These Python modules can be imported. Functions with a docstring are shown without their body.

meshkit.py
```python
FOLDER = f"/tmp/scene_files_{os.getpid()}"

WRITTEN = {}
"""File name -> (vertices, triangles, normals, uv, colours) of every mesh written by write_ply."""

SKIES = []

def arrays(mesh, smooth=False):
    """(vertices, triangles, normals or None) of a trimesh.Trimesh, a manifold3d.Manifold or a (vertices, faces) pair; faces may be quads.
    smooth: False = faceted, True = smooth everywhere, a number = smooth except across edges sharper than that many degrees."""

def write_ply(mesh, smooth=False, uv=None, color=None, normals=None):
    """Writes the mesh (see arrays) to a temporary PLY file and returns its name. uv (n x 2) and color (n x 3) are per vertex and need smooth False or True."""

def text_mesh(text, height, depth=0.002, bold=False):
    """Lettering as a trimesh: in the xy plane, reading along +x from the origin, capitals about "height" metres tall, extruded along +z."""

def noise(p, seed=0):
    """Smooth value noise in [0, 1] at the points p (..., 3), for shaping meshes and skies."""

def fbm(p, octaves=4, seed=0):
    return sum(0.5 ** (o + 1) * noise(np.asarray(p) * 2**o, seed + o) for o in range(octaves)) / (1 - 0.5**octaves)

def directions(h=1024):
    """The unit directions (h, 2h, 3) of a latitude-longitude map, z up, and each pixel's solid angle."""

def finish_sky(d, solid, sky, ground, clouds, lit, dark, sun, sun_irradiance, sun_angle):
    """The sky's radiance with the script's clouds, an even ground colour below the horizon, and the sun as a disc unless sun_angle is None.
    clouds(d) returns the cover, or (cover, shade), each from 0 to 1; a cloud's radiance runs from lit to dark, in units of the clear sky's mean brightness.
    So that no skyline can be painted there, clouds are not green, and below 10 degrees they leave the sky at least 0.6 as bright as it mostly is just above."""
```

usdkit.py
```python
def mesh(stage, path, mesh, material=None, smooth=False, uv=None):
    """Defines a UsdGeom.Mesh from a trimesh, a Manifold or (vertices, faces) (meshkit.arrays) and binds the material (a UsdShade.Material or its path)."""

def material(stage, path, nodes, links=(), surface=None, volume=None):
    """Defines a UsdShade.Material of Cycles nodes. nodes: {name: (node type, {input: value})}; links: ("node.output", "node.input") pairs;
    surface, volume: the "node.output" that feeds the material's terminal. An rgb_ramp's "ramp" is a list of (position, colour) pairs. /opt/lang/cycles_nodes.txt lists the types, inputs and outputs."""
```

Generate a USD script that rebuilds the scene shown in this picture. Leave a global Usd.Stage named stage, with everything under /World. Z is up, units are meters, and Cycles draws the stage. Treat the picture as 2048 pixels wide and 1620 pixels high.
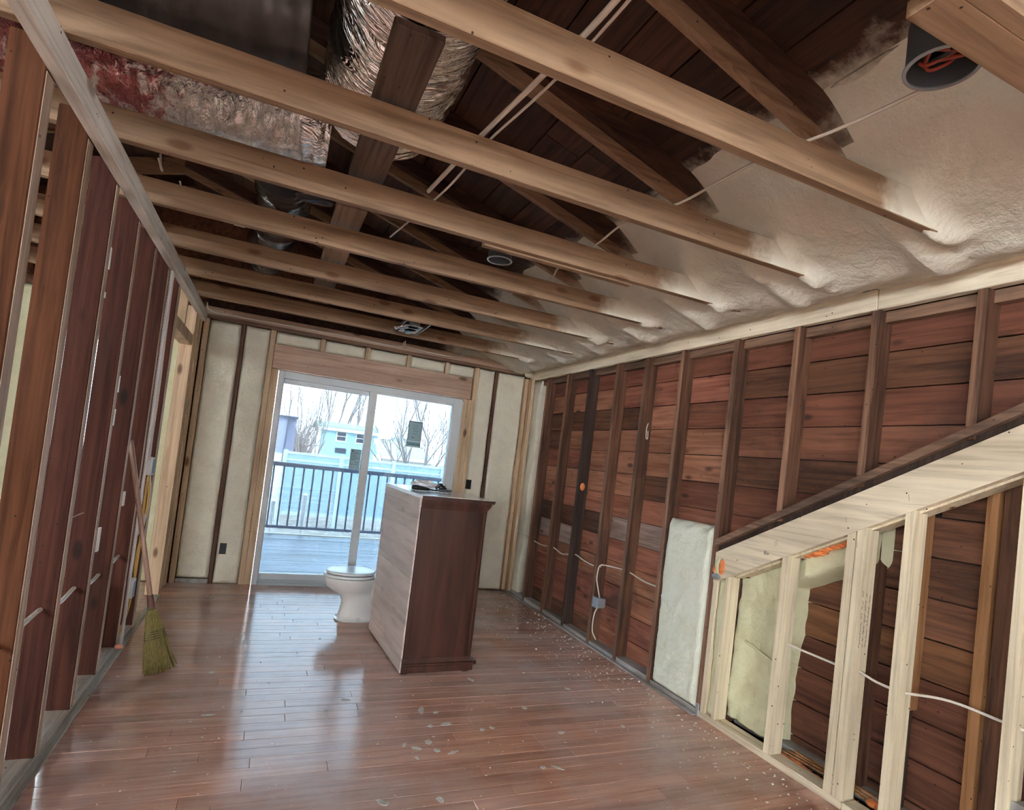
import math, random
import numpy as np, trimesh
import manifold3d as m3
from shapely.geometry import Polygon, box as sbox
from shapely.ops import unary_union
import usdkit, meshkit
from pxr import Usd, UsdGeom, UsdLux, Gf, Sdf

stage = Usd.Stage.CreateInMemory()
UsdGeom.SetStageUpAxis(stage, "Z")
UsdGeom.SetStageMetersPerUnit(stage, 1.0)
UsdGeom.Xform.Define(stage, "/World")
rng = random.Random(7)
nrs = np.random.RandomState(11)

# ------------------------------------------------------------------ camera
FPX, PXO, PYO = 1159.86, 19.25, 80.78
YAW, PITCH, ROLL = 0.4072, 0.0336, 0.1178
CAM = np.array([0.6448, 0.0, 1.4024])
cy, sy, cp, sp, cr, sr = math.cos(YAW), math.sin(YAW), math.cos(PITCH), math.sin(PITCH), math.cos(ROLL), math.sin(ROLL)
fw = np.array([sy*cp, cy*cp, sp]); rr = np.array([cy, -sy, 0]); uu = np.cross(rr, fw)
r2, u2 = cr*rr + sr*uu, -sr*rr + cr*uu
cam = UsdGeom.Camera.Define(stage, "/World/camera")
M = np.eye(4); M[0, :3] = r2; M[1, :3] = u2; M[2, :3] = -fw; M[3, :3] = CAM
cam.AddTransformOp().Set(Gf.Matrix4d(*M.ravel().tolist()))
HA = 36.0
cam.CreateHorizontalApertureAttr(HA)
cam.CreateVerticalApertureAttr(HA*1620/2048)
cam.CreateFocalLengthAttr(HA*FPX/2048)
cam.CreateHorizontalApertureOffsetAttr(-PXO/2048*HA)
cam.CreateVerticalApertureOffsetAttr(PYO/2048*HA)
cam.CreateClippingRangeAttr(Gf.Vec2f(0.03, 2000))
cam.CreateExposureAttr(3.85)

# ------------------------------------------------------------------ light: overcast daylight
dome = UsdLux.DomeLight.Define(stage, "/World/sky_light")
dome.CreateIntensityAttr(1.0)
dome.CreateColorAttr(Gf.Vec3f(0.93, 1.0, 1.07))

# ------------------------------------------------------------------ helpers
used = {}
def pathname(parent, name):
    key = (parent, name); n = used.get(key, 0); used[key] = n+1
    return f"{parent}/{name}" + (f"_{n:03d}" if n else "")
def obj(name, mesh, mat, parent="/World", smooth=False, label=None, kind=None):
    if not isinstance(parent, str): parent = str(parent.GetPath())
    p = pathname(parent, name)
    m = usdkit.mesh(stage, p, mesh, mat, smooth=smooth)
    if label: m.GetPrim().SetCustomDataByKey("label", label)
    if kind: m.GetPrim().SetCustomDataByKey("kind", kind)
    return m.GetPrim()
def thing(name, label, cat, loc=(0, 0, 0), rz=0, group=None, kind=None):
    x = UsdGeom.Xform.Define(stage, pathname("/World", name))
    if any(loc): x.AddTranslateOp().Set(Gf.Vec3d(*map(float, loc)))
    if rz: x.AddRotateZOp().Set(float(rz))
    p = x.GetPrim()
    if label: p.SetCustomDataByKey("label", label)
    if cat: p.SetCustomDataByKey("category", cat)
    if group: p.SetCustomDataByKey("group", group)
    if kind: p.SetCustomDataByKey("kind", kind)
    return p
def single(name, mesh, mat, label, cat, smooth=False, group=None, kind=None):
    p = obj(name, mesh, mat, "/World", smooth)
    p.SetCustomDataByKey("label", label); p.SetCustomDataByKey("category", cat)
    if group: p.SetCustomDataByKey("group", group)
    if kind: p.SetCustomDataByKey("kind", kind)
    return p
def structure(name, label=None):
    return thing(name, label, None, kind="structure")
def cat(*ms): return trimesh.util.concatenate([m for m in ms if m is not None])
def hull(pts):
    h = trimesh.convex.convex_hull(np.asarray(pts, float)); return h
def bx(x0, x1, y0, y1, z0, z1, b=0.002):
    x0, x1 = sorted((x0, x1)); y0, y1 = sorted((y0, y1)); z0, z1 = sorted((z0, z1))
    b = min(b, .3*min(x1-x0, y1-y0, z1-z0))
    if b <= 0:
        return trimesh.creation.box(bounds=[[x0, y0, z0], [x1, y1, z1]])
    P = []
    for X, sx in ((x0, 1), (x1, -1)):
        for Y, sy_ in ((y0, 1), (y1, -1)):
            for Z, sz in ((z0, 1), (z1, -1)):
                P += [(X, Y+sy_*b, Z+sz*b), (X+sx*b, Y, Z+sz*b), (X+sx*b, Y+sy_*b, Z)]
    return hull(P)
def bar(p0, p1, w, h, up=(0, 0, 1), b=0.002):
    """box from p0 to p1, w wide sideways, h along up (centred)"""
    p0, p1 = np.array(p0, float), np.array(p1, float); d = p1-p0; l = np.linalg.norm(d); d /= l
    s = np.cross(d, up); s /= np.linalg.norm(s); u = np.cross(s, d)
    m = bx(0, l, -w/2, w/2, -h/2, h/2, b)
    T = np.eye(4); T[:3, 0] = d; T[:3, 1] = s; T[:3, 2] = u; T[:3, 3] = p0
    T[:3, 1] = np.cross(u, d)
    m.apply_transform(T); return m
def smoothpath(pts, n=8):
    P = np.array(pts, float)
    if len(P) < 3: return P
    Q = np.vstack([2*P[0]-P[1], P, 2*P[-1]-P[-2]]); out = []
    for i in range(1, len(Q)-2):
        for t in np.linspace(0, 1, n, endpoint=False):
            a, b_, c, d = Q[i-1], Q[i], Q[i+1], Q[i+2]
            out.append(.5*((2*b_)+(-a+c)*t+(2*a-5*b_+4*c-d)*t*t+(-a+3*b_-3*c+d)*t**3))
    out.append(P[-1]); return np.array(out)
def tube(pts, r, sides=8, n=8, flat=1.0):
    P = smoothpath(pts, n) if n else np.array(pts, float)
    r = np.broadcast_to(np.asarray(r, float), (len(P),)) if np.ndim(r) == 0 else np.interp(np.linspace(0, 1, len(P)), np.linspace(0, 1, len(r)), r)
    T = np.gradient(P, axis=0); T /= np.linalg.norm(T, axis=1, keepdims=True)+1e-12
    ref = np.array([0, 0, 1.0]) if abs(T[0, 2]) < .9 else np.array([1.0, 0, 0])
    A = np.zeros_like(P)
    for i in range(len(P)):
        a = ref - T[i]*(ref@T[i]); a /= np.linalg.norm(a)+1e-12; A[i] = a; ref = a
    B = np.cross(T, A); ang = np.arange(sides)*2*np.pi/sides
    V = P[:, None]+r[:, None, None]*(np.cos(ang)[None, :, None]*A[:, None]*flat+np.sin(ang)[None, :, None]*B[:, None])
    V = V.reshape(-1, 3); F = []
    for i in range(len(P)-1):
        for j in range(sides):
            a, b_ = i*sides+j, i*sides+(j+1) % sides
            F += [(a, b_, b_+sides), (a, b_+sides, a+sides)]
    c0, c1 = len(V), len(V)+1; V = np.vstack([V, P[0], P[-1]]); e = (len(P)-1)*sides
    for j in range(sides):
        F += [(c0, (j+1) % sides, j), (c1, e+j, e+(j+1) % sides)]
    m = trimesh.Trimesh(V, F, process=False)
    if m.volume < 0: m.invert()
    return m
def lathe(prof, n=32, sx=1, sy=1):
    prof = np.array(prof, float); k = len(prof); ang = np.arange(n)*2*np.pi/n
    V = np.stack([prof[:, None, 0]*np.cos(ang)*sx, prof[:, None, 0]*np.sin(ang)*sy, np.broadcast_to(prof[:, None, 1], (k, n))], -1).reshape(-1, 3); F = []
    for i in range(k-1):
        for j in range(n):
            a, b_ = i*n+j, i*n+(j+1) % n
            F += [(a, b_, b_+n), (a, b_+n, a+n)]
    return trimesh.Trimesh(V, F, process=False)
def prism(poly, d0, d1, axis):
    """polygon (list of 2-d points) extruded from d0 to d1 along the axis; for 'y' points are (x,z); 'x': (y,z); 'z': (x,y)"""
    p = Polygon(poly) if not isinstance(poly, Polygon) else poly
    m = trimesh.creation.extrude_polygon(p, d1-d0, engine="earcut"); v = m.vertices.copy()
    if axis == 'y': m.vertices = np.stack([v[:, 0], v[:, 2]+d0, v[:, 1]], 1)
    elif axis == 'x': m.vertices = np.stack([v[:, 2]+d0, v[:, 0], v[:, 1]], 1)
    else: m.vertices = np.stack([v[:, 0], v[:, 1], v[:, 2]+d0], 1)
    trimesh.repair.fix_normals(m); return m
def heightslab(us, vs, front, back, place):
    """closed slab: front(u,v) and back(u,v) depths on a grid; place(u,v,d)->xyz"""
    U, V = np.meshgrid(us, vs, indexing='ij'); nu, nv = U.shape
    A = place(U, V, front(U, V)).reshape(-1, 3); B = place(U, V, back(U, V)).reshape(-1, 3); n = nu*nv; F = []
    idx = lambda i, j: i*nv+j
    i, j = np.meshgrid(np.arange(nu-1), np.arange(nv-1), indexing='ij'); i, j = i.ravel(), j.ravel()
    a, b_, c, d = idx(i, j), idx(i+1, j), idx(i+1, j+1), idx(i, j+1)
    F = [np.stack([a, b_, c], 1), np.stack([a, c, d], 1), np.stack([a, c, b_], 1)+n, np.stack([a, d, c], 1)+n]
    rim = [idx(k, 0) for k in range(nu)]+[idx(nu-1, k) for k in range(1, nv)]+[idx(k, nv-1) for k in range(nu-2, -1, -1)]+[idx(0, k) for k in range(nv-2, 0, -1)]
    rim = np.array(rim); nx = np.roll(rim, -1)
    F += [np.stack([rim, rim+n, nx+n], 1), np.stack([rim, nx+n, nx], 1)]
    m = trimesh.Trimesh(np.vstack([A, B]), np.vstack(F), process=False)
    if m.volume < 0: m.invert()
    return m
def fb(p, s=1.0, o=4, seed=0): return meshkit.fbm(np.asarray(p)*s+31.7, o, seed)-.5
def sstep(x, a, b_):
    t = np.clip((x-a)/(b_-a), 0, 1); return t*t*(3-2*t)

# ------------------------------------------------------------------ materials
LK = "/World/Looks"
def mat(name, nodes, links, surface="p.BSDF"): return usdkit.material(stage, f"{LK}/{name}", nodes, links, surface=surface)
def plain(name, col, rough=.6, metal=0, spec=.5, noise=.0, scale=20, bump=0, **kw):
    nodes = {"p": ("principled_bsdf", dict(base_color=col, roughness=rough, metallic=metal, specular_ior_level=spec, **kw))}; links = []
    if noise or bump:
        nodes["g"] = ("geometry", {}); nodes["n"] = ("noise_texture", dict(scale=scale, detail=4)); links.append(("g.position", "n.vector"))
    if noise:
        c = np.array(col); nodes["r"] = ("rgb_ramp", dict(ramp=[(.3, tuple(c*(1-noise))), (.7, tuple(np.minimum(c*(1+noise), 1)))]))
        links += [("n.fac", "r.fac"), ("r.color", "p.base_color")]
    if bump:
        nodes["b"] = ("bump", dict(strength=bump, distance=.01)); links += [("n.fac", "b.height"), ("b.normal", "p.normal")]
    return mat(name, nodes, links)
AX = {'x': (1, 0, 0), 'y': (0, 1, 0), 'z': (0, 0, 1)}
def wood(name, axis, dark, light, knot=(.12, .06, .03), knots=.5, rough=.65, rnd=.12, grain=38., along=1.6, stain=None, stain_amt=0., nails=True, coord="position", overspray=None, bump=.25, spec=.35):
    sc = lambda a, c: tuple(a if AX[axis][i] else c for i in range(3))
    mid = tuple((np.array(dark)+np.array(light))/2)
    N = {"g": ("geometry", {}) if coord == "position" else ("texture_coordinate", {}),
         "m1": ("mapping", dict(scale=sc(along, grain))), "n1": ("noise_texture", dict(scale=1, detail=5, roughness=.6, distortion=.6)),
         "r1": ("rgb_ramp", dict(ramp=[(.34, tuple(np.array(dark)*.85)), (.5, mid), (.66, light)])),
         "m2": ("mapping", dict(scale=sc(1.1, 4.))), "n2": ("noise_texture", dict(scale=1, detail=3)),
         "r2": ("rgb_ramp", dict(ramp=[(.3, (.78, .76, .74)), (.7, (1.12, 1.12, 1.12))])),
         "mul": ("mix_color", dict(blend_type="multiply", fac=1., use_clamp=False)),
         "m3": ("mapping", dict(scale=sc(4.5, 11.))), "vo": ("voronoi_texture", dict(scale=1, randomness=1)),
         "kr": ("rgb_ramp", dict(ramp=[(0, (1, 1, 1)), (.16, (.8, .8, .8)), (.27, (0, 0, 0))])),
         "sep": ("separate_color", {}), "gt": ("math", dict(math_type="greater_than", value2=1-knots)),
         "km": ("math", dict(math_type="multiply")), "kmix": ("mix_color", dict(b=knot)),
         "oi": ("object_info", {}), "mr": ("map_range", dict(from_min=0., from_max=1., to_min=1-rnd, to_max=1+rnd)),
         "hs": ("hsv", dict(hue=.5, saturation=1., fac=1.)),
         "b": ("bump", dict(strength=bump, distance=.003)),
         "p": ("principled_bsdf", dict(roughness=rough, specular_ior_level=spec))}
    src = "g.position" if coord == "position" else "g.object"
    Lk = [(src, "m1.vector"), ("m1.vector", "n1.vector"), ("n1.fac", "r1.fac"), (src, "m2.vector"), ("m2.vector", "n2.vector"), ("n2.fac", "r2.fac"),
          ("r1.color", "mul.a"), ("r2.color", "mul.b"), (src, "m3.vector"), ("m3.vector", "vo.vector"), ("vo.distance", "kr.fac"), ("vo.color", "sep.color"), ("sep.r", "gt.value1"),
          ("kr.color", "km.value1"), ("gt.value", "km.value2"), ("km.value", "kmix.fac"), ("mul.result", "kmix.a"),
          ("oi.random", "mr.value"), ("mr.result", "hs.value"), ("n1.fac", "b.height"), ("b.normal", "p.normal")]
    last = "kmix.result"
    if nails:
        N["m4"] = ("mapping", dict(scale=(16., 16., 16.))); N["v4"] = ("voronoi_texture", dict(scale=1, randomness=1))
        N["nr"] = ("rgb_ramp", dict(ramp=[(0, (1, 1, 1)), (.05, (1, 1, 1)), (.075, (0, 0, 0))])); N["nmix"] = ("mix_color", dict(b=(.03, .018, .012)))
        Lk += [(src, "m4.vector"), ("m4.vector", "v4.vector"), ("v4.distance", "nr.fac"), ("nr.color", "nmix.fac"), (last, "nmix.a")]; last = "nmix.result"
    if stain is not None:
        N["m5"] = ("mapping", dict(scale=sc(1.3, 3.2), location=(3.1, 1.7, 5.2))); N["n5"] = ("noise_texture", dict(scale=1, detail=6, roughness=.65, distortion=.4))
        N["sr"] = ("rgb_ramp", dict(ramp=[(.62-.22*stain_amt, (0, 0, 0)), (.80-.1*stain_amt, (.85, .85, .85))])); N["smix"] = ("mix_color", dict(b=stain))
        Lk += [(src, "m5.vector"), ("m5.vector", "n5.vector"), ("n5.fac", "sr.fac"), ("sr.color", "smix.fac"), (last, "smix.a")]; last = "smix.result"
    Lk.append((last, "hs.color")); last = "hs.color"
    if overspray:   # spray-foam mist that landed on the joist ends
        N.update({"xyz": ("separate_xyz", {}), "nn": ("separate_xyz", {}), "gn": ("geometry", {}), "n7": ("noise_texture", dict(scale=6., detail=6, roughness=.7)),
                  "ma": ("math", dict(math_type="multiply_add", value2=.36)), "mr7": ("map_range", dict(from_min=overspray[0], from_max=overspray[1], to_min=0., to_max=1., clamp=True)),
                  "lt": ("math", dict(math_type="greater_than", value2=overspray[2])), "mm": ("math", dict(math_type="multiply")), "om": ("mix_color", dict(b=(.66, .62, .51)))})
        Lk += [("gn.position", "xyz.vector"), ("gn.true_normal", "nn.vector"), ("gn.position", "n7.vector"), ("n7.fac", "ma.value1"), ("xyz.x", "ma.value3"), ("ma.value", "mr7.value"),
               ("nn.z", "lt.value1"), ("mr7.result", "mm.value1"), ("lt.value", "mm.value2"), ("mm.value", "om.fac"), (last, "om.a")]; last = "om.result"
    Lk.append((last, "p.base_color"))
    return mat(name, N, Lk)

PD, PL = (.25, .155, .09), (.39, .255, .155)
M_joist = wood("pine_joist", 'x', PD, PL, knot=(.16, .075, .035), knots=.32, overspray=(2.62, 2.76, -.5), rnd=.08, grain=30)
M_rafter = wood("pine_rafter", 'x', (.27, .16, .095), (.40, .26, .16), knots=.15, rnd=.06, overspray=(2.50, 2.72, -2))
M_plank = wood("pale_pine_y", 'y', (.78, .75, .67), (.90, .88, .81), knot=(.36, .28, .20), knots=.12, rnd=.05, grain=45)
M_ledger = wood("ledger_pine_y", 'y', (.70, .60, .45), (.82, .74, .57), knot=(.38, .25, .14), knots=.14, rnd=.05, grain=45)
M_stud = wood("new_stud_z", 'z', (.66, .56, .39), (.80, .70, .50), knot=(.34, .20, .10), knots=.12, rnd=.05, grain=45)
M_slope = wood("sloped_pine_y", 'y', (.66, .56, .40), (.80, .70, .52), knot=(.34, .22, .13), knots=.16, rnd=.04, grain=45)
M_farz = wood("door_stud_z", 'z', (.52, .36, .22), (.68, .50, .33), knots=.2, rnd=.08, grain=45)
M_header = wood("header_x", 'x', (.50, .33, .24), (.64, .45, .34), knots=.15, rnd=.05, grain=30)
M_oldx = wood("old_plate_x", 'x', (.16, .085, .055), (.30, .18, .12), knots=.1, rnd=.1, stain=(.05, .03, .025), stain_amt=.6)
M_oldz = wood("old_stud_z", 'z', (.07, .032, .019), (.18, .085, .047), knots=.15, rnd=.12, stain=(.03, .018, .014), stain_amt=.5, rough=.7)
M_edge = wood("lit_stud_edge_z", 'z', (.15, .075, .045), (.36, .20, .125), knots=.15, rnd=.2, stain=(.06, .035, .025), stain_amt=.5)
M_oldy = wood("old_plate_y", 'y', (.13, .075, .05), (.28, .17, .11), knots=.1, rnd=.1, stain=(.05, .035, .028), stain_amt=.6)
M_blackz = wood("blackened_stud_z", 'z', (.028, .018, .014), (.07, .042, .03), knots=.1, rnd=.1)
M_dusty = wood("dusty_plate_y", 'y', (.20, .17, .145), (.38, .35, .32), knots=.0, rnd=.1, stain=(.52, .53, .52), stain_amt=.8)
M_lefty = wood("left_plate_y", 'y', (.34, .30, .25), (.52, .47, .40), knots=.1, rnd=.1, stain=(.6, .6, .58), stain_amt=.5)
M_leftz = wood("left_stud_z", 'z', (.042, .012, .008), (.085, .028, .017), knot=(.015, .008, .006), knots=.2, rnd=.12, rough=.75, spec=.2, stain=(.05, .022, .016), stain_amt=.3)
M_leftz_warmlit = wood("left_stud_warmlit_z", 'z', (.055, .020, .009), (.125, .047, .021), knot=(.03, .015, .01), knots=.2, rnd=.08, rough=.8, spec=.15, stain=(.09, .035, .02), stain_amt=.5)
M_leftlip = wood("left_edge_lit_z", 'z', (.34, .23, .16), (.55, .42, .33), knots=.1, rnd=.1)
M_rough = wood("rough_board_y", 'y', (.085, .058, .042), (.19, .135, .10), knots=.1, rnd=.1, stain=(.03, .02, .016), stain_amt=.5, bump=.8)
M_roof = wood("roof_board_y", 'y', (.04, .017, .010), (.10, .046, .028), knot=(.012, .008, .006), knots=.25, rnd=.3, stain=(.014, .009, .007), stain_amt=.55, overspray=(2.36, 2.50, -2))
M_oldraf = wood("old_rafter_x", 'x', (.04, .018, .012), (.09, .042, .026), knots=.1, rnd=.15, overspray=(2.50, 2.68, -2))
M_orangewood_lit = wood("orange_lit_wood_z", 'z', (.28, .13, .05), (.42, .22, .10), knots=.15, rnd=.1)
SH = [((.26, .092, .053), (.43, .18, .112)), ((.23, .075, .047), (.38, .15, .098)), ((.30, .12, .066), (.47, .22, .13))]
M_sheath = [wood(f"sheathing_y{i}", 'y', a, b_, knot=(.06, .03, .02), knots=.25, rnd=.16, grain=30, stain=(.055, .04, .034), stain_amt=.35, rough=.75) for i, (a, b_) in enumerate(SH)]
M_recess_shade = [wood(f"recess_shade_board_y{i}", 'y', a, b_, knots=.2, rnd=.15, grain=30, stain=(.03, .02, .016), stain_amt=.5, rough=.75) for i, (a, b_) in enumerate((((.12, .05, .024), (.25, .115, .05)), ((.10, .036, .02), (.20, .08, .045))))]
M_sheathred_dim = [wood(f"sheathing_red_dim_y{i}", 'y', a, b_, knot=(.04, .02, .015), knots=.25, rnd=.14, grain=30, stain=(.04, .028, .024), stain_amt=.4, rough=.75) for i, (a, b_) in enumerate((((.125, .044, .026), (.23, .09, .053)), ((.145, .056, .032), (.265, .112, .066))))]
M_sheathgrey = wood("sheathing_grey_y", 'y', (.28, .18, .14), (.44, .34, .29), knots=.2, rnd=.1, grain=30, stain=(.40, .37, .36), stain_amt=.4)
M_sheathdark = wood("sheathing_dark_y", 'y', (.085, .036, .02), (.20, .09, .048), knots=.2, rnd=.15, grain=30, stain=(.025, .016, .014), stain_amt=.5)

def foam_mat(name, col, col2):
    return mat(name, {"g": ("geometry", {}), "n": ("noise_texture", dict(scale=5., detail=5, roughness=.6)), "r": ("rgb_ramp", dict(ramp=[(.3, col2), (.65, col)])),
                      "n2": ("noise_texture", dict(scale=38., detail=5, roughness=.6)), "b": ("bump", dict(strength=.5, distance=.014)),
                      "p": ("principled_bsdf", dict(roughness=.75, specular_ior_level=.22))},
               [("g.position", "n.vector"), ("n.fac", "r.fac"), ("r.color", "p.base_color"), ("g.position", "n2.vector"), ("n2.fac", "b.height"), ("b.normal", "p.normal")])
M_foam = foam_mat("spray_foam", (.76, .725, .61), (.66, .62, .51))
M_foamw = foam_mat("spray_foam_wall", (.80, .755, .61), (.70, .65, .52))
M_foamg = foam_mat("spray_foam_bay", (.78, .80, .68), (.70, .71, .56))
M_foamy = foam_mat("spray_foam_stair", (.72, .70, .47), (.62, .59, .37))
M_orange = plain("orange_foam", (.85, .25, .075), .6, noise=.25, scale=30, bump=.4)
M_steel = plain("galvanized", (.62, .64, .66), .35, metal=1, noise=.15, scale=30)
M_greybox = plain("grey_box", (.40, .43, .45), .4, metal=.6)
M_can = plain("can_grey", (.12, .135, .145), .45, metal=.4)
M_black = plain("black_plastic", (.012, .013, .015), .3, noise=.3, scale=8)
M_blackfilm = plain("black_film", (.02, .022, .026), .16, spec=.8, bump=.6, scale=16)
M_dkfilm = plain("dark_duct_film", (.045, .042, .04), .3, spec=.6, bump=.5, scale=14, noise=.4)
M_cable = plain("white_cable", (.74, .69, .60), .4)
M_yellow = plain("yellow_cable", (.70, .46, .10), .4)
M_copper = plain("red_wire", (.35, .06, .035), .4)
M_white = plain("white_plastic", (.78, .79, .78), .35)
M_vinyl = plain("vinyl_frame", (.66, .70, .72), .35)
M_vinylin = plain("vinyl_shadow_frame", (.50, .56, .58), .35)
M_pan = plain("blue_plastic", (.12, .22, .36), .4)
M_porc = plain("porcelain", (.74, .73, .70), .08, spec=.6, coat_weight=.4)
M_seat = plain("seat_plastic", (.80, .83, .84), .18)
M_straw = wood("broom_straw", 'z', (.15, .125, .045), (.32, .27, .105), knots=0, nails=False, grain=220, along=6, rnd=.05, rough=.8)
M_thread = plain("broom_thread", (.06, .05, .04), .7)
M_handle = wood("broom_handle", 'z', (.30, .15, .09), (.46, .27, .19), knots=0, nails=False, rnd=.0, rough=.35, spec=.6)
M_ferrule = plain("broom_ferrule", (.13, .05, .03), .5)
M_mahog = wood("mahogany", 'z', (.04, .014, .010), (.075, .028, .019), knots=0, nails=False, rnd=.06, grain=15, along=1.0, rough=.36, coord="object", bump=.05, spec=.45)
M_mahogh = wood("mahogany_h", 'y', (.04, .013, .008), (.09, .032, .02), knots=0, nails=False, rnd=.06, grain=26, along=1.2, rough=.33, coord="object", bump=.08, spec=.5)
M_ply = wood("cabinet_back", 'y', (.58, .50, .46), (.65, .56, .51), knot=(.42, .34, .30), knots=.12, nails=False, rnd=.06, grain=16, along=1.5, rough=.6, coord="object")
M_topsheen = plain("door_sheen_top", (.66, .67, .67), .12, noise=.08, scale=9)  # pale tone stands for the door reflected in the chest top
M_pole = plain("white_post", (.82, .82, .80), .5)
M_fence = plain("vinyl_fence", (.33, .46, .53), .5)
M_fencerail = plain("fence_rail", (.52, .60, .64), .5)
M_rail = plain("rail_dark", (.10, .11, .145), .5)
M_deck = wood("deck_x", 'x', (.12, .15, .19), (.20, .24, .28), knots=.05, nails=False, rnd=.10, grain=20, along=.9, rough=.42, stain=(.06, .07, .09), stain_amt=.2)
M_ground = plain("gravel", (.30, .28, .25), .9, noise=.3, scale=3)
M_cap = plain("bulkhead_cap", (.70, .66, .58), .8)
M_timber = plain("bulkhead_timber", (.13, .13, .12), .8, noise=.3, scale=4)
M_pile = plain("piling", (.55, .32, .15), .8, noise=.2, scale=4)
M_house = plain("blue_siding", (.42, .66, .76), .7)
M_gable = plain("white_siding", (.86, .80, .76), .7)
M_trim = plain("white_trim", (.84, .82, .80), .6)
M_roofg = plain("green_roof", (.28, .33, .28), .8)
M_roofgrey = plain("grey_roof", (.26, .29, .32), .8)
M_rooftan = plain("tan_roof", (.40, .36, .29), .8)
M_lav = plain("lavender_wall", (.38, .37, .47), .7)
M_dkglass = plain("house_glass", (.05, .06, .09), .2)
M_bark = plain("bark", (.31, .26, .24), .9)
M_sticker = plain("sticker_blue", (.30, .44, .48), .5)
M_stickdark = plain("sticker_edge", (.10, .16, .18), .5)
M_sticktxt = plain("sticker_text", (.05, .09, .16), .5)
M_stickteal = plain("sticker_teal", (.16, .36, .38), .5)
M_ink = plain("ink", (.05, .035, .025), .7)
M_redink = plain("red_ink", (.30, .035, .04), .5)
M_lid = plain("paper_white", (.76, .78, .82), .6)
M_plug = plain("tool_black", (.012, .014, .018), .35)
M_drywall = plain("neighbour_wall", (.70, .66, .56), .8)
M_dirt = plain("dark_subfloor", (.05, .035, .028), .9)
M_debris = plain("debris", (.80, .77, .68), .7)
M_foil = mat("foil", {"g": ("geometry", {}), "m": ("mapping", dict(scale=(8, 42, 8))), "n": ("noise_texture", dict(scale=1., detail=3, roughness=.55, distortion=1.2)), "b": ("bump", dict(strength=1., distance=.03)),
                      "p": ("principled_bsdf", dict(base_color=(.93, .93, .92), metallic=1., roughness=.16))},
             [("g.position", "m.vector"), ("m.vector", "n.vector"), ("n.fac", "b.height"), ("b.normal", "p.normal")])
M_foilprint = mat("foil_printed", {"g": ("geometry", {}), "m": ("mapping", dict(scale=(34, 20, 20))), "n": ("noise_texture", dict(scale=1., detail=4, roughness=.6, distortion=1.)), "b": ("bump", dict(strength=1., distance=.03)),
                      "x": ("separate_xyz", {}), "mx": ("map_range", dict(from_min=.02, from_max=.36, to_min=1.05, to_max=.25, clamp=True)),
                      "w": ("noise_texture", dict(scale=14., detail=4, roughness=.65, distortion=1.5)), "mm": ("math", dict(math_type="multiply")),
                      "r": ("rgb_ramp", dict(ramp=[(.36, (.88, .87, .84)), (.50, (.48, .19, .19))])),
                      "p": ("principled_bsdf", dict(metallic=.95, roughness=.2))},
             [("g.position", "m.vector"), ("m.vector", "n.vector"), ("n.fac", "b.height"), ("b.normal", "p.normal"), ("g.position", "x.vector"), ("x.x", "mx.value"), ("g.position", "w.vector"),
              ("mx.result", "mm.value1"), ("w.fac", "mm.value2"), ("mm.value", "r.fac"), ("r.color", "p.base_color")])
def pane(name, tint):
    return mat(name, {"f": ("fresnel", dict(IOR=1.5)), "t": ("transparent_bsdf", dict(color=tint)), "gl": ("glossy_bsdf", dict(color=(1, 1, 1), roughness=0.)), "mx": ("mix_closure", {})},
               [("f.fac", "mx.fac"), ("t.BSDF", "mx.closure1"), ("gl.BSDF", "mx.closure2")], surface="mx.closure")
M_glass = pane("tinted_glass", (.23, .268, .293))  # tint added to dim the yard and daylight through the door
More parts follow.
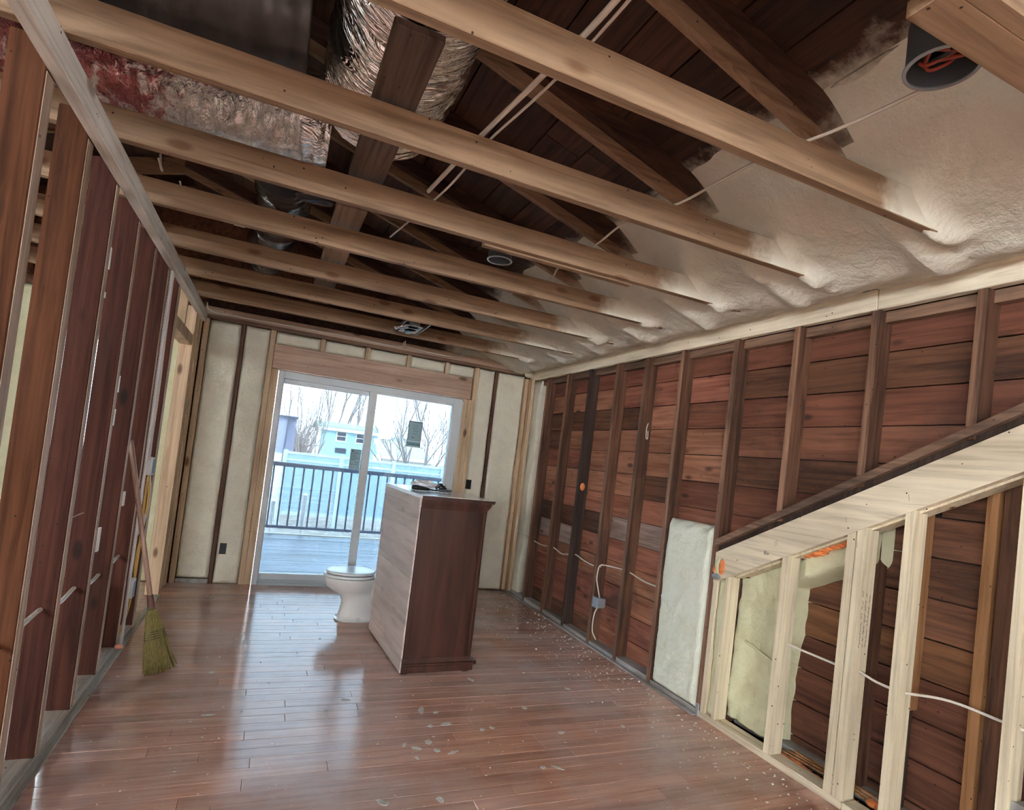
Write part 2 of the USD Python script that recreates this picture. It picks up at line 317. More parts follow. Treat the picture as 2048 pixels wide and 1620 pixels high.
M_floor = mat("floor_boards", {"g": ("geometry", {}), "m1": ("mapping", dict(scale=(2., 34., 2.))), "n1": ("noise_texture", dict(scale=1., detail=5, roughness=.6, distortion=.5)),
     "r1": ("rgb_ramp", dict(ramp=[(.28, (.38, .185, .13)), (.5, (.54, .285, .20)), (.75, (.66, .375, .265))])),
     "oi": ("object_info", {}), "mr": ("map_range", dict(from_min=0., from_max=1., to_min=.82, to_max=1.2)), "hs": ("hsv", dict(hue=.5, saturation=1., fac=1.)),
     "n2": ("noise_texture", dict(scale=1.3, detail=6, roughness=.65)), "dr": ("rgb_ramp", dict(ramp=[(.36, (0, 0, 0)), (.72, (.55, .55, .55))])), "dm": ("mix_color", dict(b=(.60, .58, .58))),
     "n3": ("noise_texture", dict(scale=9., detail=5, roughness=.7)), "pr": ("rgb_ramp", dict(ramp=[(.685, (0, 0, 0)), (.72, (.8, .8, .8))])), "pm": ("mix_color", dict(b=(.55, .56, .55))),
     "v": ("voronoi_texture", dict(scale=30., randomness=1.)), "vr": ("rgb_ramp", dict(ramp=[(.0, (1, 1, 1)), (.07, (1, 1, 1)), (.1, (0, 0, 0))])), "vm": ("mix_color", dict(b=(.62, .60, .56))),
     "rr": ("rgb_ramp", dict(ramp=[(.3, (.10, .10, .10)), (.7, (.22, .22, .22))])), "b": ("bump", dict(strength=.05, distance=.003)),
     "p": ("principled_bsdf", dict(specular_ior_level=.32))},
    [("g.position", "m1.vector"), ("m1.vector", "n1.vector"), ("n1.fac", "r1.fac"), ("oi.random", "mr.value"), ("mr.result", "hs.value"), ("r1.color", "hs.color"),
     ("g.position", "n2.vector"), ("n2.fac", "dr.fac"), ("dr.color", "dm.fac"), ("hs.color", "dm.a"), ("g.position", "n3.vector"), ("n3.fac", "pr.fac"), ("pr.color", "pm.fac"), ("dm.result", "pm.a"),
     ("g.position", "v.vector"), ("v.distance", "vr.fac"), ("vr.color", "vm.fac"), ("pm.result", "vm.a"), ("vm.result", "p.base_color"),
     ("n2.fac", "rr.fac"), ("rr.color", "p.roughness"), ("n1.fac", "b.height"), ("b.normal", "p.normal")])

# ------------------------------------------------------------------ main dimensions
W, L, HJ = 3.238, 5.942, 2.43
YB, XL = -5.6, -3.6          # back of the room, left end of the neighbouring room
JT = 2.545
joists = [1.359, 1.962, 2.582, 3.224, 3.892, 4.545, 5.209]
near_j = [0.69, 0.06, -0.57, -1.2, -1.83, -2.46, -3.09, -3.72, -4.35, -4.98]
rafts = [5.45, 4.80, 4.15, 3.50, 2.87, 2.20, 1.51, .90, .27, -.36, -.99, -1.62, -2.25, -2.88, -3.51, -4.14, -4.77, -5.4]
zr = lambda x: 2.70-.295*(x-2.25)        # underside of the rafters
zb = lambda x: zr(x)+.125                # underside of the roof boards
XR = -.25                                # ridge

# ------------------------------------------------------------------ floor
fl = structure("floor")
obj("subfloor", bx(XL, 3.62, YB, L+.12, -.16, -.02, 0), M_dirt, fl)
bw = .083; y = 1.10; row = 0
while y < L-.01:
    y1 = min(y+bw, L+.02)
    cuts = [-.12]; x = rng.uniform(.3, 1.4)
    while x < 3.0: cuts.append(x); x += rng.uniform(1.0, 1.9)
    cuts.append(W+.02)
    for a, b_ in zip(cuts[:-1], cuts[1:]):
        dz = rng.uniform(-.0007, .0005)
        obj("floor_board", bx(a+.0006, b_-.0006, y+.0006, y1-.0006, -.02, dz, .0012), M_floor, fl)
    y += bw; row += 1
obj("rear_flooring", bx(-.12, 3.6, YB, 1.10, -.02, -.0005, 0), M_floor, fl)
obj("side_room_flooring", bx(XL, -.12, YB, L+.02, -.02, -.0005, 0), M_floor, fl)
# transition strip along the left plate
obj("edge_strip", bx(-.062, -.02, YB, 5.5, 0, .006), M_lefty, fl)

# ------------------------------------------------------------------ right wall
wr = structure("wall_right")
STY = [5.534, 5.086, 4.652, 4.194, 3.784, 3.352, 2.838]          # far edge of each front face
tops = [2.377, 1.924, 1.466, 1.02, .58, .14, -.3, -.74]
YR = -1.2
slope_z = lambda y, a=1.011: a-.5013*(y-2.797)                    # top line of the sloped beam
for i, y in enumerate(STY):
    m = M_blackz if i == 2 else M_oldz
    obj("stud", bx(W, W+.095, y-.041, y, .0 if i != 6 else 0, 2.345), m, wr, label="blackened old stud" if i == 2 else None)
for y in tops:
    z0 = slope_z(y-.02)+.03
    if z0 < 2.3: obj("stud", bx(W, W+.095, y-.041, y, z0, 2.345), M_oldz, wr)
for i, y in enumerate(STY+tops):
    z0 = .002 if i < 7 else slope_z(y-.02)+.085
    if i != 2 and z0 < 2.3: obj("stud_edge", bx(W-.0012, W, y-.039, y-.002, z0, 2.345, 0), M_edge, wr)  # paler raw wood edge, with door light also put into its colour
obj("top_plate", bx(W+.045, W+.095, YB, L, 2.29, 2.345), M_oldy, wr)
# sheathing boards: separate courses, butted over studs
bh = .1815; zc = -.02; k = 0; SX = W+.095
while zc < 2.40:
    z1 = zc+bh
    joints = sorted(rng.sample([5.066, 4.632, 4.174, 3.764], 1)+[rng.choice([2.818, 3.332]) if zc > 1 else 3.332])
    ends = [YR]+joints+[L+.09]
    for a, b_ in zip(ends[:-1], ends[1:]):
        dx = rng.uniform(0, .003)
        aa = a
        aa = max(a, 2.74 if z1 < 1.0 else 2.74-(z1-1.011)/.5013)
        if aa >= b_-.03: continue
        mm = rng.choice(M_sheath)
        if b_ < 3.5: mm = rng.choice(M_sheathred_dim)  # near pieces redder; light falloff toward the camera is also in their colour
        if rng.random() < .10: mm = M_sheathdark
        if k in (4, 5) and a > 2 and rng.random() < .5: mm = M_sheathgrey
        obj("sheathing_board", bx(SX+dx, SX+.022+dx, aa+.001, b_-.001, zc+.0025, z1-.0025, .002), mm, wr)
    zc = z1; k += 1
obj("building_paper", bx(3.545, 3.56, YR, L+.12, -.2, 2.7, 0), M_dirt, wr)  # added outer skin that keeps outside light from leaking in
obj("rear_panel", cat(bx(3.30, 3.33, YB, -4.2, -.2, 2.7, 0), bx(3.30, 3.33, -2.2, YR, -.2, 2.7, 0), bx(3.30, 3.33, -4.2, -2.2, -.2, 1.65, 0), bx(3.30, 3.33, -4.2, -2.2, 2.36, 2.7, 0), bx(3.30, 3.56, YR-.02, YR, -.2, 2.7, 0)), M_drywall, wr)  # unseen opening added here for fill light on the left wall
obj("upper_backing", prism([(L+.1, 1.0), (2.74, 1.0), (0.2, 2.3), (YR, 2.3), (YR, 2.6), (L+.1, 2.6)], SX+.026, SX+.03, "x"), M_dirt, wr)
obj("lower_backing", bx(SX+.026, SX+.03, 2.74, L+.1, -.1, 1.0, 0), M_dirt, wr)
# plates at the floor
obj("shoe_strip", bx(W-.035, W+.002, 2.82, L, 0, .010), M_dusty, wr)
ys = [L]+[v for v in STY]
for i in range(len(STY)-1):
    obj("plate_block", bx(W+.002, W+.094, STY[i+1]+.002, STY[i]-.043, 0, rng.uniform(.03, .045)), M_dusty, wr)
obj("plate_block", bx(W+.002, W+.094, STY[0]+.002, L, 0, .04), M_dusty, wr)
# corner nailers and foam in the far corner
obj("corner_stud", bx(3.155, 3.193, L-.03, L+.06, .02, 2.36), M_farz, wr)
obj("corner_stud", bx(3.20, 3.237, L-.10, L-.012, .02, 2.36), M_farz, wr)
fr = lambda U, V: .012+.02*fb(np.stack([U*0, U, V], -1), 9)+.012*np.sin(V*7)
obj("corner_foam", heightslab(np.linspace(5.71, 5.94, 10), np.linspace(.02, 2.34, 70), fr, lambda U, V: U*0-.07, lambda u, v, d: np.stack([W+.03-d, u, v], -1)), M_foamw, wr, smooth=True)
# ledger on top
trim = structure("trim_1")
obj("ledger_board", bx(W-.004, W+.036, 1.9, L+.05, 2.346, 2.451, .003), M_ledger, trim)
obj("ledger_board", bx(W-.004, W+.036, YB, 1.897, 2.346, 2.451, .003), M_ledger, trim)
# foam-filled bay
def bay_front(U, V):
    top = 1.155+.012*np.sin(U*40)
    edge = np.minimum(np.minimum(U-2.842, 3.309-U), np.minimum((top-V)*1.0, V-.02))
    r = .055*np.clip(1-edge/.05, 0, 1)**2
    return .016+.03*fb(np.stack([U, V, U*0], -1), 5)+.012*fb(np.stack([U, V, U*0+3], -1), 22, 3)-r+.006*np.clip(1-np.abs(V-(.47+.35*(U-2.84)))/.01, 0, 1)
obj("spray_foam", heightslab(np.linspace(2.84, 3.310, 44), np.linspace(.02, 1.16, 90), bay_front, lambda U, V: U*0-.09, lambda u, v, d: np.stack([W+.008-d, u, v], -1)), M_foamg, wr, smooth=True, label="smooth pale foam filling one bay beside the slope")
# old stair line above the sloped beam
sl = structure("wall_stair")
def slopebar(y0, y1, dz0, dz1, x0, x1, m, name, label=None):
    P = [(y0, slope_z(y0)+dz0), (y1, slope_z(y1)+dz0), (y1, slope_z(y1)+dz1), (y0, slope_z(y0)+dz1)]
    obj(name, prism(P, x0, x1, 'x'), m, sl, label=label)
slopebar(2.80, -1.15, -.187, 0, W-.002, W+.038, M_slope, "sloped_beam")
slopebar(2.80, -1.2, .038, .078, W-.02, W+.10, M_oldy, "old_stringer")
slopebar(2.795, -1.2, .0, .036, W+.012, W+.10, M_blackz, "charred_strip")  # dark strip stands for the shaded gap between beam and stringer
slopebar(2.66, -1.2, -.187-.012, -.149, W+.038, W+.128, M_stud, "sloped_plate")
slopebar(2.74, -1.2, -.10, .0, W+.045, 3.53, M_oldy, "stair_soffit")
def newstud(y0, y1, extra=0): 
    P0, P1 = slope_z(y0)-.1875, slope_z(y1)-.1875
    mesh = hull([(x, y, z) for x in (W+.0, W+.089) for y, z in ((y0, .038), (y1, .038), (y0, P0), (y1, P1))])
    b = .003
    return mesh
for y0, y1 in ((2.676, 2.700), (2.263, 2.303), (1.895, 1.938), (1.845, 1.889), (1.632, 1.671), (1.211, 1.248), (.80, .838), (.40, .438)):
    obj("stud", newstud(y0, y1), M_stud, sl)
obj("end_stud", bx(W, W+.089, 2.762, 2.800, .038, .845), M_stud, sl)
obj("bottom_plate", bx(W-.002, W+.089, 1.84, 2.815, 0, .038, .003), M_slope, sl)
obj("bottom_plate", bx(W-.002, W+.089, -.6, 1.836, 0, .038, .003), M_slope, sl)
obj("steel_bracket", bx(W-.006, W+.02, 2.805, 2.835, 0, .075, .003), M_greybox, sl, label="small dark steel angle at the floor")
# foam knob and orange foam at the beam's end
def blob(c, r, seed, s=(1, 1, 1), sub=3, amp=.35, sc=2.2):
    m = trimesh.creation.icosphere(sub, 1.0); v = m.vertices
    v = v*(1+amp*fb(v, sc, 3, seed)[:, None]); m.vertices = v*np.array(s)*r+np.array(c); return m
obj("foam_cap", blob((W+.018, 2.772, .93), .05, 2, (.55, .75, 1.65)), M_foamy, sl, smooth=True)
obj("orange_foam_patch", cat(blob((W-.006, 2.735, .93), .032, 3, (.4, .65, 1.5)), blob((W-.004, 2.795, .905), .016, 5, (.5, .8, 1.3))), M_orange, sl, smooth=True, label="bright orange foam at the beam's lower end")
obj("foam_core", blob((W-.008, 2.772, .865), .03, 9, (.4, 1.1, .6)), M_greybox, sl, smooth=True, label="grey torn foam core")
# foam between the end studs
obj("spray_foam", heightslab(np.linspace(2.702, 2.762, 6), np.linspace(.04, .85, 40), lambda U, V: -.02+.04*fb(np.stack([U, V, U*0], -1), 9), lambda U, V: U*0-.09, lambda u, v, d: np.stack([W-d, u, v], -1)), M_foamy, sl, smooth=True)
# recess under the stair: sheathing, foam, old studs
SX2 = 3.50
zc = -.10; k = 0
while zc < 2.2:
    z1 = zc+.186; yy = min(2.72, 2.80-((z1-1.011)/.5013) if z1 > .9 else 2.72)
    if yy > -1: obj("sheathing_board", bx(SX2+rng.uniform(0, .003), SX2+.024, -1.6, yy, zc+.003, z1-.003), M_sheathdark if zc > .65 or zc < .05 else rng.choice(M_recess_shade), sl)  # recess shade is put into these darker board colours
    zc = z1; k += 1
obj("end_blocking", bx(W+.09, 3.55, 2.715, 2.745, 0, 1.05), M_oldz, sl)
def rec_front(U, V):
    e = 2.34+.03*np.sin(V*6.)+.10*fb(np.stack([V*0, V, U*0], -1), 4)
    lim = sstep(U, e-.03, e+.10)
    top = slope_z(U)-.34+.05*fb(np.stack([U, U*0, U*0], -1), 5)
    lim2 = np.maximum(lim, sstep(V, top-.03, top+.04)*sstep(U, 1.86, 1.93))
    return -.045+lim2*.17+.11*fb(np.stack([U, V*.6, U*0], -1), 5.5, 5)*lim2+.035*fb(np.stack([U, V, U*0+9], -1), 17, 4)*lim2
obj("spray_foam", heightslab(np.linspace(1.85, 2.715, 90), np.linspace(.04, 1.36, 120), rec_front, lambda U, V: U*0-.05, lambda u, v, d: np.stack([SX2-d, u, np.minimum(v, slope_z(u)-.11)], -1)), M_foamy, sl, smooth=True, label="lumpy yellowish foam behind the new studs")
obj("foam_seam", tube([(SX2-.135, 2.62, .52), (SX2-.145, 2.45, .485), (SX2-.135, 2.32, .455)], .008), M_foamy, sl, smooth=True)
for y0, m_, z0 in ((1.405, M_orangewood_lit, 0), (.95, M_oldz, 0), (.5, M_oldz, 0)):
    obj("old_stud", bx(3.405, 3.495, y0, y0+.045, z0, slope_z(y0)-.16), m_, sl)
obj("old_stud", bx(3.42, 3.495, 1.33, 1.395, .02, slope_z(1.36)-.13), M_oldz, sl)
obj("old_stud", bx(3.41, 3.495, 1.70, 1.745, .50, slope_z(1.7)-.13), M_orangewood_lit, sl)  # orange light on this hanging stud is put into its wood colour
obj("old_stud", bx(3.43, 3.495, 1.90, 1.94, .02, slope_z(1.9)-.13), M_oldz, sl)
obj("old_stud", bx(3.45, 3.495, 1.72, 1.80, .02, .50), M_blackz, sl)
obj("gusset", prism([(1.18, 1.03), (1.335, 1.15), (1.335, .93), (1.30, .90)], 3.44, 3.47, 'x'), M_oldz, sl)
obj("old_sill", bx(3.42, 3.50, -1.0, 2.70, 0, .05), M_dusty, sl)
# splintered lath and orange foam lying in the recess
for i in range(5):
    a = 2.30-.03*i; obj("wood_splinter", bar((3.375+.012*i, a, .035+.012*(i % 3)), (3.385+.01*i, 1.88-.02*i, .03+.012*((i+1) % 3)), .012+.004*(i % 2), .009), M_orangewood_lit, sl)
obj("orange_foam_strip", cat(*[blob((3.352+.01*math.sin(i), 2.27-i*.042, .018), .026, 20+i, (.8, 1.2, .55), 2) for i in range(10)]), M_orange, sl, smooth=True)
obj("orange_foam_lump", cat(*[blob((3.40, 1.80-.04*i, .03), .028, 40+i, (1, 1.1, .7), 2) for i in range(3)]), M_orange, sl, smooth=True)
obj("beam_foam", cat(*[blob((W+.085+.012*math.sin(i*2.1), 2.22-.021*i, slope_z(2.22-.021*i)-.203+.005*math.sin(i*1.3)), .016+.010*abs(math.sin(i*1.7)), 60+i, (1., 1.3, .5), 2, .6) for i in range(15)]), M_orange, sl, smooth=True)

# ------------------------------------------------------------------ far wall
wf = structure("wall_far")
def fsmooth(x0, x1, z0, z1, seed, bulge=.012, mat_=None, back=.09):
    nu = max(8, int((x1-x0)/.016)); nv = max(8, int((z1-z0)/.02))
    def fr(U, V):
        e = np.minimum(np.minimum(U-x0, x1-U), np.minimum(V-z0, z1-V))
        return bulge-.03*np.clip(1-e/.02, 0, 1)**2+.022*fb(np.stack([U, V*1.2, U*0+seed], -1), 6, 4, seed)+.010*fb(np.stack([U*.6, V*2.2, U*0+seed], -1), 22, 3, seed)
    return heightslab(np.linspace(x0, x1, nu), np.linspace(z0, z1, nv), fr, lambda U, V: U*0-back, lambda u, v, d: np.stack([u, L-d, v], -1))
for x0, x1, z0, z1, s in ((.022, .284, .045, 2.385, 1), (.318, .530, .0, 2.385, 2), (2.615, 2.80, .01, 2.385, 3), (2.834, 3.155, .01, 2.385, 4)):
    obj("spray_foam", fsmooth(x0, x1, z0, z1, s), M_foamw, wf, smooth=True)
crip = [.98, 1.41, 1.83, 2.236]
xs = [.578]+[v for v in crip]+[2.565]
for i in range(5):
    a = xs[i]+(.04 if i else 0); b_ = xs[i+1]
    obj("spray_foam", fsmooth(a, b_, 2.265, 2.385, 10+i, .0), M_foamw, wf, smooth=True)
for x in crip: obj("cripple_stud", bx(x, x+.04, L, L+.09, 2.262, 2.387), M_farz, wf)
for x in (.284, 2.80): obj("old_stud", bx(x, x+.034, L-.004, L+.09, 0, 2.387), M_oldz, wf)
obj("corner_stud", bx(-.025, .02, L-.01, L+.09, 0, 2.387), M_farz, wf)
obj("king_stud", bx(.531, .577, L-.004, L+.09, 0, 2.387), M_farz, wf); obj("king_stud", bx(2.566, 2.612, L-.004, L+.09, 0, 2.387), M_farz, wf)
obj("jack_stud", bx(.579, .640, L-.002, L+.09, 0, 2.03), M_farz, wf); obj("jack_stud", bx(2.472, 2.564, L-.002, L+.09, 0, 2.03), M_farz, wf)
obj("header_beam", bx(.579, 2.545, L-.012, L+.08, 2.035, 2.263, .003), M_header, wf)
obj("top_plate", bx(-.03, 3.175, L-.018, L+.09, 2.388, 2.423), M_oldx, wf); obj("top_plate", bx(-.03, 3.0, L-.002, L+.09, 2.425, 2.50), M_header, wf)
obj("bottom_plate", bx(.022, .284, L-.0, L+.09, 0, .04), M_dusty, wf)
obj("sheathing",
    cat(bx(XL, -1.02, L+.095, L+.12, -.2, 4.0, 0), bx(-1.02, -.62, L+.095, L+.12, -.2, 1.1, 0), bx(-1.02, -.62, L+.095, L+.12, 2.08, 4.0, 0), bx(-.62, .64, L+.095, L+.12, -.2, 4.0, 0),
        bx(2.466, 3.62, L+.095, L+.12, -.2, 4.0, 0), bx(.64, 2.466, L+.095, L+.12, 2.03, 4.0, 0), bx(.64, 2.466, L+.02, L+.12, -.2, -.03, 0)), M_sheathdark, wf)
obj("foam_fillet", blob((3.19, L-.02, 2.415), .06, 91, (.9, .7, .7)), M_foamw, wf, smooth=True)
# gable foam mist above plates
obj("gable_board", bx(-.03, 3.3, L+.03, L+.09, 2.50, 2.70, 0), M_roof, wf)

# ------------------------------------------------------------------ sliding door
dr = structure("door_1")
yo0, yo1 = L-.004, L+.105
obj("door_frame", cat(bx(.642, .690, yo0, yo1, 0, 2.022), bx(2.372, 2.466, yo0, yo1, 0, 2.022), bx(.690, 2.372, yo0, yo1, 1.955, 2.022)), M_vinyl, dr)
obj("door_sill", cat(bx(.690, 2.372, yo0-.006, yo1, -.02, .022), bx(.690, 2.372, L+.015, L+.022, .022, .040, 0), bx(.690, 2.372, L+.055, L+.062, .022, .040, 0)), M_vinylin, dr)
def sash(name, x0, x1, ya, yb, z0, z1, l, r, t, b):
    f = obj(name, cat(bx(x0, x0+l, ya, yb, z0, z1, .004), bx(x1-r, x1, ya, yb, z0, z1, .004), bx(x0+l, x1-r, ya, yb, z1-t, z1, .004), bx(x0+l, x1-r, ya, yb, z0, z0+b, .004)), M_vinyl, dr)
    ym = (ya+yb)/2
    obj("pane", bx(x0+l-.006, x1-r+.006, ym-.003, ym+.003, z0+b-.006, z1-t+.006, 0), M_glass, str(f.GetPath()))
    return f
sash("door_leaf", .686, 1.573, L+.058, L+.098, .038, 1.958, .012, .07, .045, .058)
sash("door_leaf", 1.498, 2.376, L+.012, L+.052, .038, 1.962, .076, .012, .02, .058)
obj("door_handle", bx(2.385, 2.40, L-.012, L-.004, .95, 1.10), M_vinylin, dr)
obj("nailing_fin", bx(2.468, 2.475, L-.004, L, .02, 2.0, 0), M_white, dr)

# stickers on the panes
def text_on(s, h, org, ux, uz, d=.0012, bold=False):
    m = meshkit.text_mesh(s, h, d, bold); v = m.vertices.copy(); ux, uz = np.array(ux, float), np.array(uz, float); un = np.cross(ux, uz)
    m.vertices = np.array(org)+v[:, :1]*ux+v[:, 1:2]*uz+v[:, 2:3]*un; return m
st = thing("glass_sticker", "pale blue manufacturer sticker on the right-hand pane of the sliding door", "sticker", (1.93, L+.0275, 1.454))
obj("sheet", bx(0, .145, -.0008, .0008, 0, .268, 0), M_sticker, st)
obj("border", cat(bx(0, .145, -.0016, -.0008, .258, .268, 0), bx(0, .006, -.0016, -.0008, 0, .268, 0), bx(.139, .145, -.0016, -.0008, 0, .268, 0)), M_stickdark, st)
obj("band", bx(.006, .139, -.0016, -.0008, .0, .052, 0), M_stickteal, st); obj("white_line", bx(.0, .145, -.0022, -.0014, .055, .062, 0), M_lid, st)
obj("footline", bx(.006, .139, -.0022, -.0014, .004, .012, 0), M_lid, st)
obj("lettering", text_on("LOWES.COM", .015, (.014, -.0017, .022), (1, 0, 0), (0, 0, 1), bold=True), M_sticktxt, st)
obj("seal", prism(Polygon([(.058+.009*math.cos(t), .1+.006*math.sin(t)) for t in np.linspace(0, 6.28, 16)[:-1]]), -.002, -.0008, 'y'), M_sticktxt, st)
obj("print_line", cat(*[bx(.045+.01*(i % 2), .10+.008*((i*3) % 2), -.0014, -.0008, .13+.028*i, .143+.028*i, 0) for i in range(4)]), plain("faint_print", (.22, .36, .41), .5), st)
st = thing("glass_sticker", "greyish green instruction sticker low on the left-hand pane of the sliding door", "sticker", (1.394, L+.0735, 1.163))
obj("sheet", bx(0, .102, -.0008, .0008, 0, .20, 0), M_sticker, st)
obj("border", cat(bx(0, .102, -.0016, -.0008, .194, .20, 0), bx(0, .004, -.0016, -.0008, 0, .20, 0), bx(.098, .102, -.0016, -.0008, 0, .20, 0)), M_stickdark, st)
obj("print_line", cat(bx(.012, .03, -.0016, -.0008, .175, .19, 0), *[bx(.01, .06+.03*((i*5) % 3)/2, -.0016, -.0008, .09+.016*i, .095+.016*i, 0) for i in range(6)], bx(.05, .09, -.0016, -.0008, .065, .07, 0), bx(.01, .08, -.0016, -.0008, .045, .049, 0)), M_stickdark, st)

# ------------------------------------------------------------------ left wall
wl = structure("wall_left")
LX = -.045
lst = [2.08, 2.48, 2.865, 3.30, 3.725, 4.155, 4.60]
extra = [1.66, 1.24]
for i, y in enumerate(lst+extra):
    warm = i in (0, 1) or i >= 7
    m_ = M_leftz_warmlit if warm else M_leftz  # near studs: warm light is put into their wood colour
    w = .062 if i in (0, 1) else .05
    obj("stud", bx(LX-.092, LX, y-w, y, .04, HJ-.002, .004), m_, wl, label="old stud nearest the camera with warm light in its colour" if i == 1 else None)
    obj("stud_edge", bx(LX, LX+.0015, y-w+.002, y-.002, .05, 2.335, 0), M_leftlip, wl)  # pale dusty edge strip, with door light in its tone
obj("bottom_plate", bx(LX-.10, LX-.012, YB, 4.60, 0, .042), M_lefty, wl)
# framed opening near the far end
obj("trimmer_stud", bx(LX-.088, LX, 4.605, 4.643, 0, HJ-.002), M_farz, wl)
obj("opening_header", bx(LX-.088, LX, 4.645, 5.50, 2.065, 2.155), M_farz, wl)
obj("cripple_stud", bx(LX-.088, LX, 5.02, 5.058, 2.157, HJ-.002), M_farz, wl)
for y in (5.50, 5.56, 5.63): obj("jamb_stud", bx(LX-.088, LX+.01, y, y+.045, 0, HJ-.04), M_farz, wl)
obj("jamb_stud", bx(LX-.088, LX+.012, 5.80, 5.90, 0, 2.36), M_farz, wl)
obj("spray_foam", heightslab(np.linspace(5.676, 5.80, 10), np.linspace(0, 2.36, 60), lambda U, V: .0+.03*fb(np.stack([U, V, U*0], -1), 7), lambda U, V: U*0-.08, lambda u, v, d: np.stack([LX+d, u, v], -1)), M_foamw, wl, smooth=True)
# nailer along the ceiling
t2 = structure("trim_2")
obj("nailer_board", bx(-.045, 0, 3.55, L-.06, 2.341, 2.429, .003), M_plank, t2)
obj("nailer_board", bx(-.045, 0, YB, 3.547, 2.341, 2.429, .003), M_plank, t2)
# neighbouring room seen between the studs
sr_ = structure("wall_side_room")
obj("side_wall", cat(bx(XL-.02, XL, YB, -4.6, -.2, 3.2, 0), bx(XL-.02, XL, -1.0, L+.1, -.2, 3.2, 0), bx(XL-.02, XL, -4.6, -1.0, 2.33, 3.2, 0), bx(XL-.02, XL, -4.6, -1.0, -.2, 1.6, 0)), M_drywall, sr_)  # the opening toward the rear is unseen, placed for fill light
obj("spray_foam", fsmooth(-.58, -.15, 0, 2.4, 31), M_foamy, sr_, smooth=True)
obj("spray_foam", fsmooth(-3.5, -1.08, 0, 2.4, 33), M_foamy, sr_, smooth=True); obj("spray_foam", fsmooth(-1.0, -.63, 0, 1.08, 34), M_foamy, sr_, smooth=True)
for x in (-.62, -1.06, -.15): obj("stud", bx(x, x+.04, L-.005, L+.09, 0, 2.42), M_farz, sr_)
for y in (1.3, 2.6, 3.9, 5.2): obj("stud", bx(XL+.002, XL+.09, y, y+.04, 0, 2.42), M_farz, sr_)
wn = structure("window_1")
obj("window_frame", cat(bx(-1.02, -.98, L+.02, L+.1, 1.10, 2.08), bx(-.66, -.62, L+.02, L+.1, 1.10, 2.08), bx(-.98, -.66, L+.02, L+.1, 1.10, 1.14), bx(-.98, -.66, L+.02, L+.1, 2.04, 2.08)), M_white, wn)
obj("pane", bx(-.98, -.66, L+.055, L+.06, 1.14, 2.04, 0), pane("clear_glass", (.92, .95, .95)), wn)

# ------------------------------------------------------------------ ceiling: joists, rafters, roof boards, foam
ce = structure("ceiling")
for y in joists+near_j:
    obj("joist", bx(XL+.05, 3.10, y, y+.038, HJ, JT, .0025), M_joist, ce)
obj("joist_block", bx(1.755, 2.62, .728, .815, 2.43, 2.468), M_joist, ce)
obj("joist_block", bx(1.46, 2.3, 2.621, 2.66, 2.422, 2.47), M_joist, ce)
x0, x1 = XR, 2.72
for y in rafts:
    obj("rafter", hull([(x, yy, z) for yy in (y, y+.038) for x, z in ((x0, zr(x0)), (x1, zr(x1)), (x1, zb(x1)), (x0, zb(x0)))]), M_rafter, ce)
    obj("old_rafter", hull([(x, yy, z) for yy in (y-.052, y-.004) for x, z in ((x0, zr(x0)+.05), (x1, zr(x1)+.05), (x1, zb(x1)), (x0, zb(x0)))]), M_oldraf, ce)
    obj("left_rafter", hull([(x, yy, z) for yy in (y, y+.038) for x, z in ((XR, zr(XR)), (XL, zr(XR)-.295*(XR-XL)), (XL, zb(XR)-.295*(XR-XL)), (XR, zb(XR)))]), M_rafter, ce)
bwid = .195; x = 3.62; 
while x > XR:
    xa = max(x-bwid, XR)
    joints = [YB, rng.uniform(1.2, 4.6), L+.12]
    for a, b_ in zip(joints[:-1], joints[1:]):
        obj("roof_board", hull([(xx, yy, zb(xx)+t) for xx in (xa+.004, x-.003) for yy in (a+.002, b_-.002) for t in (.0, .022)]), M_roof, ce)
    x = xa
obj("roofing_felt", cat(hull([(xx, yy, zb(xx)+t) for xx in (XR, 3.64) for yy in (YB, L+.12) for t in (.026, .04)]),
    hull([(xx, yy, zb(XR)-.295*(XR-xx)+t) for xx in (XR, XL-.03) for yy in (YB, L+.12) for t in (.0, .03)])), M_roof, ce)
# sprayed foam along the eave, one bay between each pair of rafters
def eave(U, V):      # U = x, V = y
    P = np.stack([U, V, U*0], -1)
    edge = 2.22+.30*fb(np.stack([U*0, V, V*0], -1), 2.1, 4, 5)
    t = .168*sstep(U, edge, edge+.50)+.012*sstep(U, edge, edge+.2)-.06*(1-sstep(U, edge-.02, edge+.03))
    z = zb(U)-t
    ys_ = np.array(sorted(joists+near_j)); d = np.min(np.abs(V[..., None]-(ys_+.019)), -1)
    z = z-(.055+.06*fb(P, 8, 3, 15))*np.exp(-(d/.045)**2)*sstep(U, 2.52, 2.72)*(1-sstep(U, 2.85, 3.0))
    rs = np.array(rafts)-.005; d2 = np.min(np.abs(V[..., None]-rs), -1)
    z = z-.035*np.exp(-(d2/.06)**2)*sstep(U, edge+.25, edge+.5)
    amp = sstep(U, edge, edge+.4)
    z = z+.05*fb(P, 16, 3, 12)*np.exp(-(d/.05)**2)*sstep(U, 2.55, 2.8)
    z = z+(.06*fb(P, 3.2, 4, 2)+.030*fb(P, 11, 4, 3)*sstep(U, 2.3, 2.6)+.012*fb(P, 34, 3, 14)*sstep(U, 2.6, 3.0))*amp
    z = np.where(U > 3.02, z*(1-sstep(U, 3.02, 3.23))+(2.446+.014*fb(P, 25, 3, 4))*sstep(U, 3.02, 3.23), z)
    z = z+.035*fb(P, 30, 3, 8)*sstep(U, 3.08, 3.2)
    return z
rr_ = sorted(rafts)
edges = [-4.4, -2.2, -1.0]+[v for v in rr_ if v > -.1]+[L+.02]
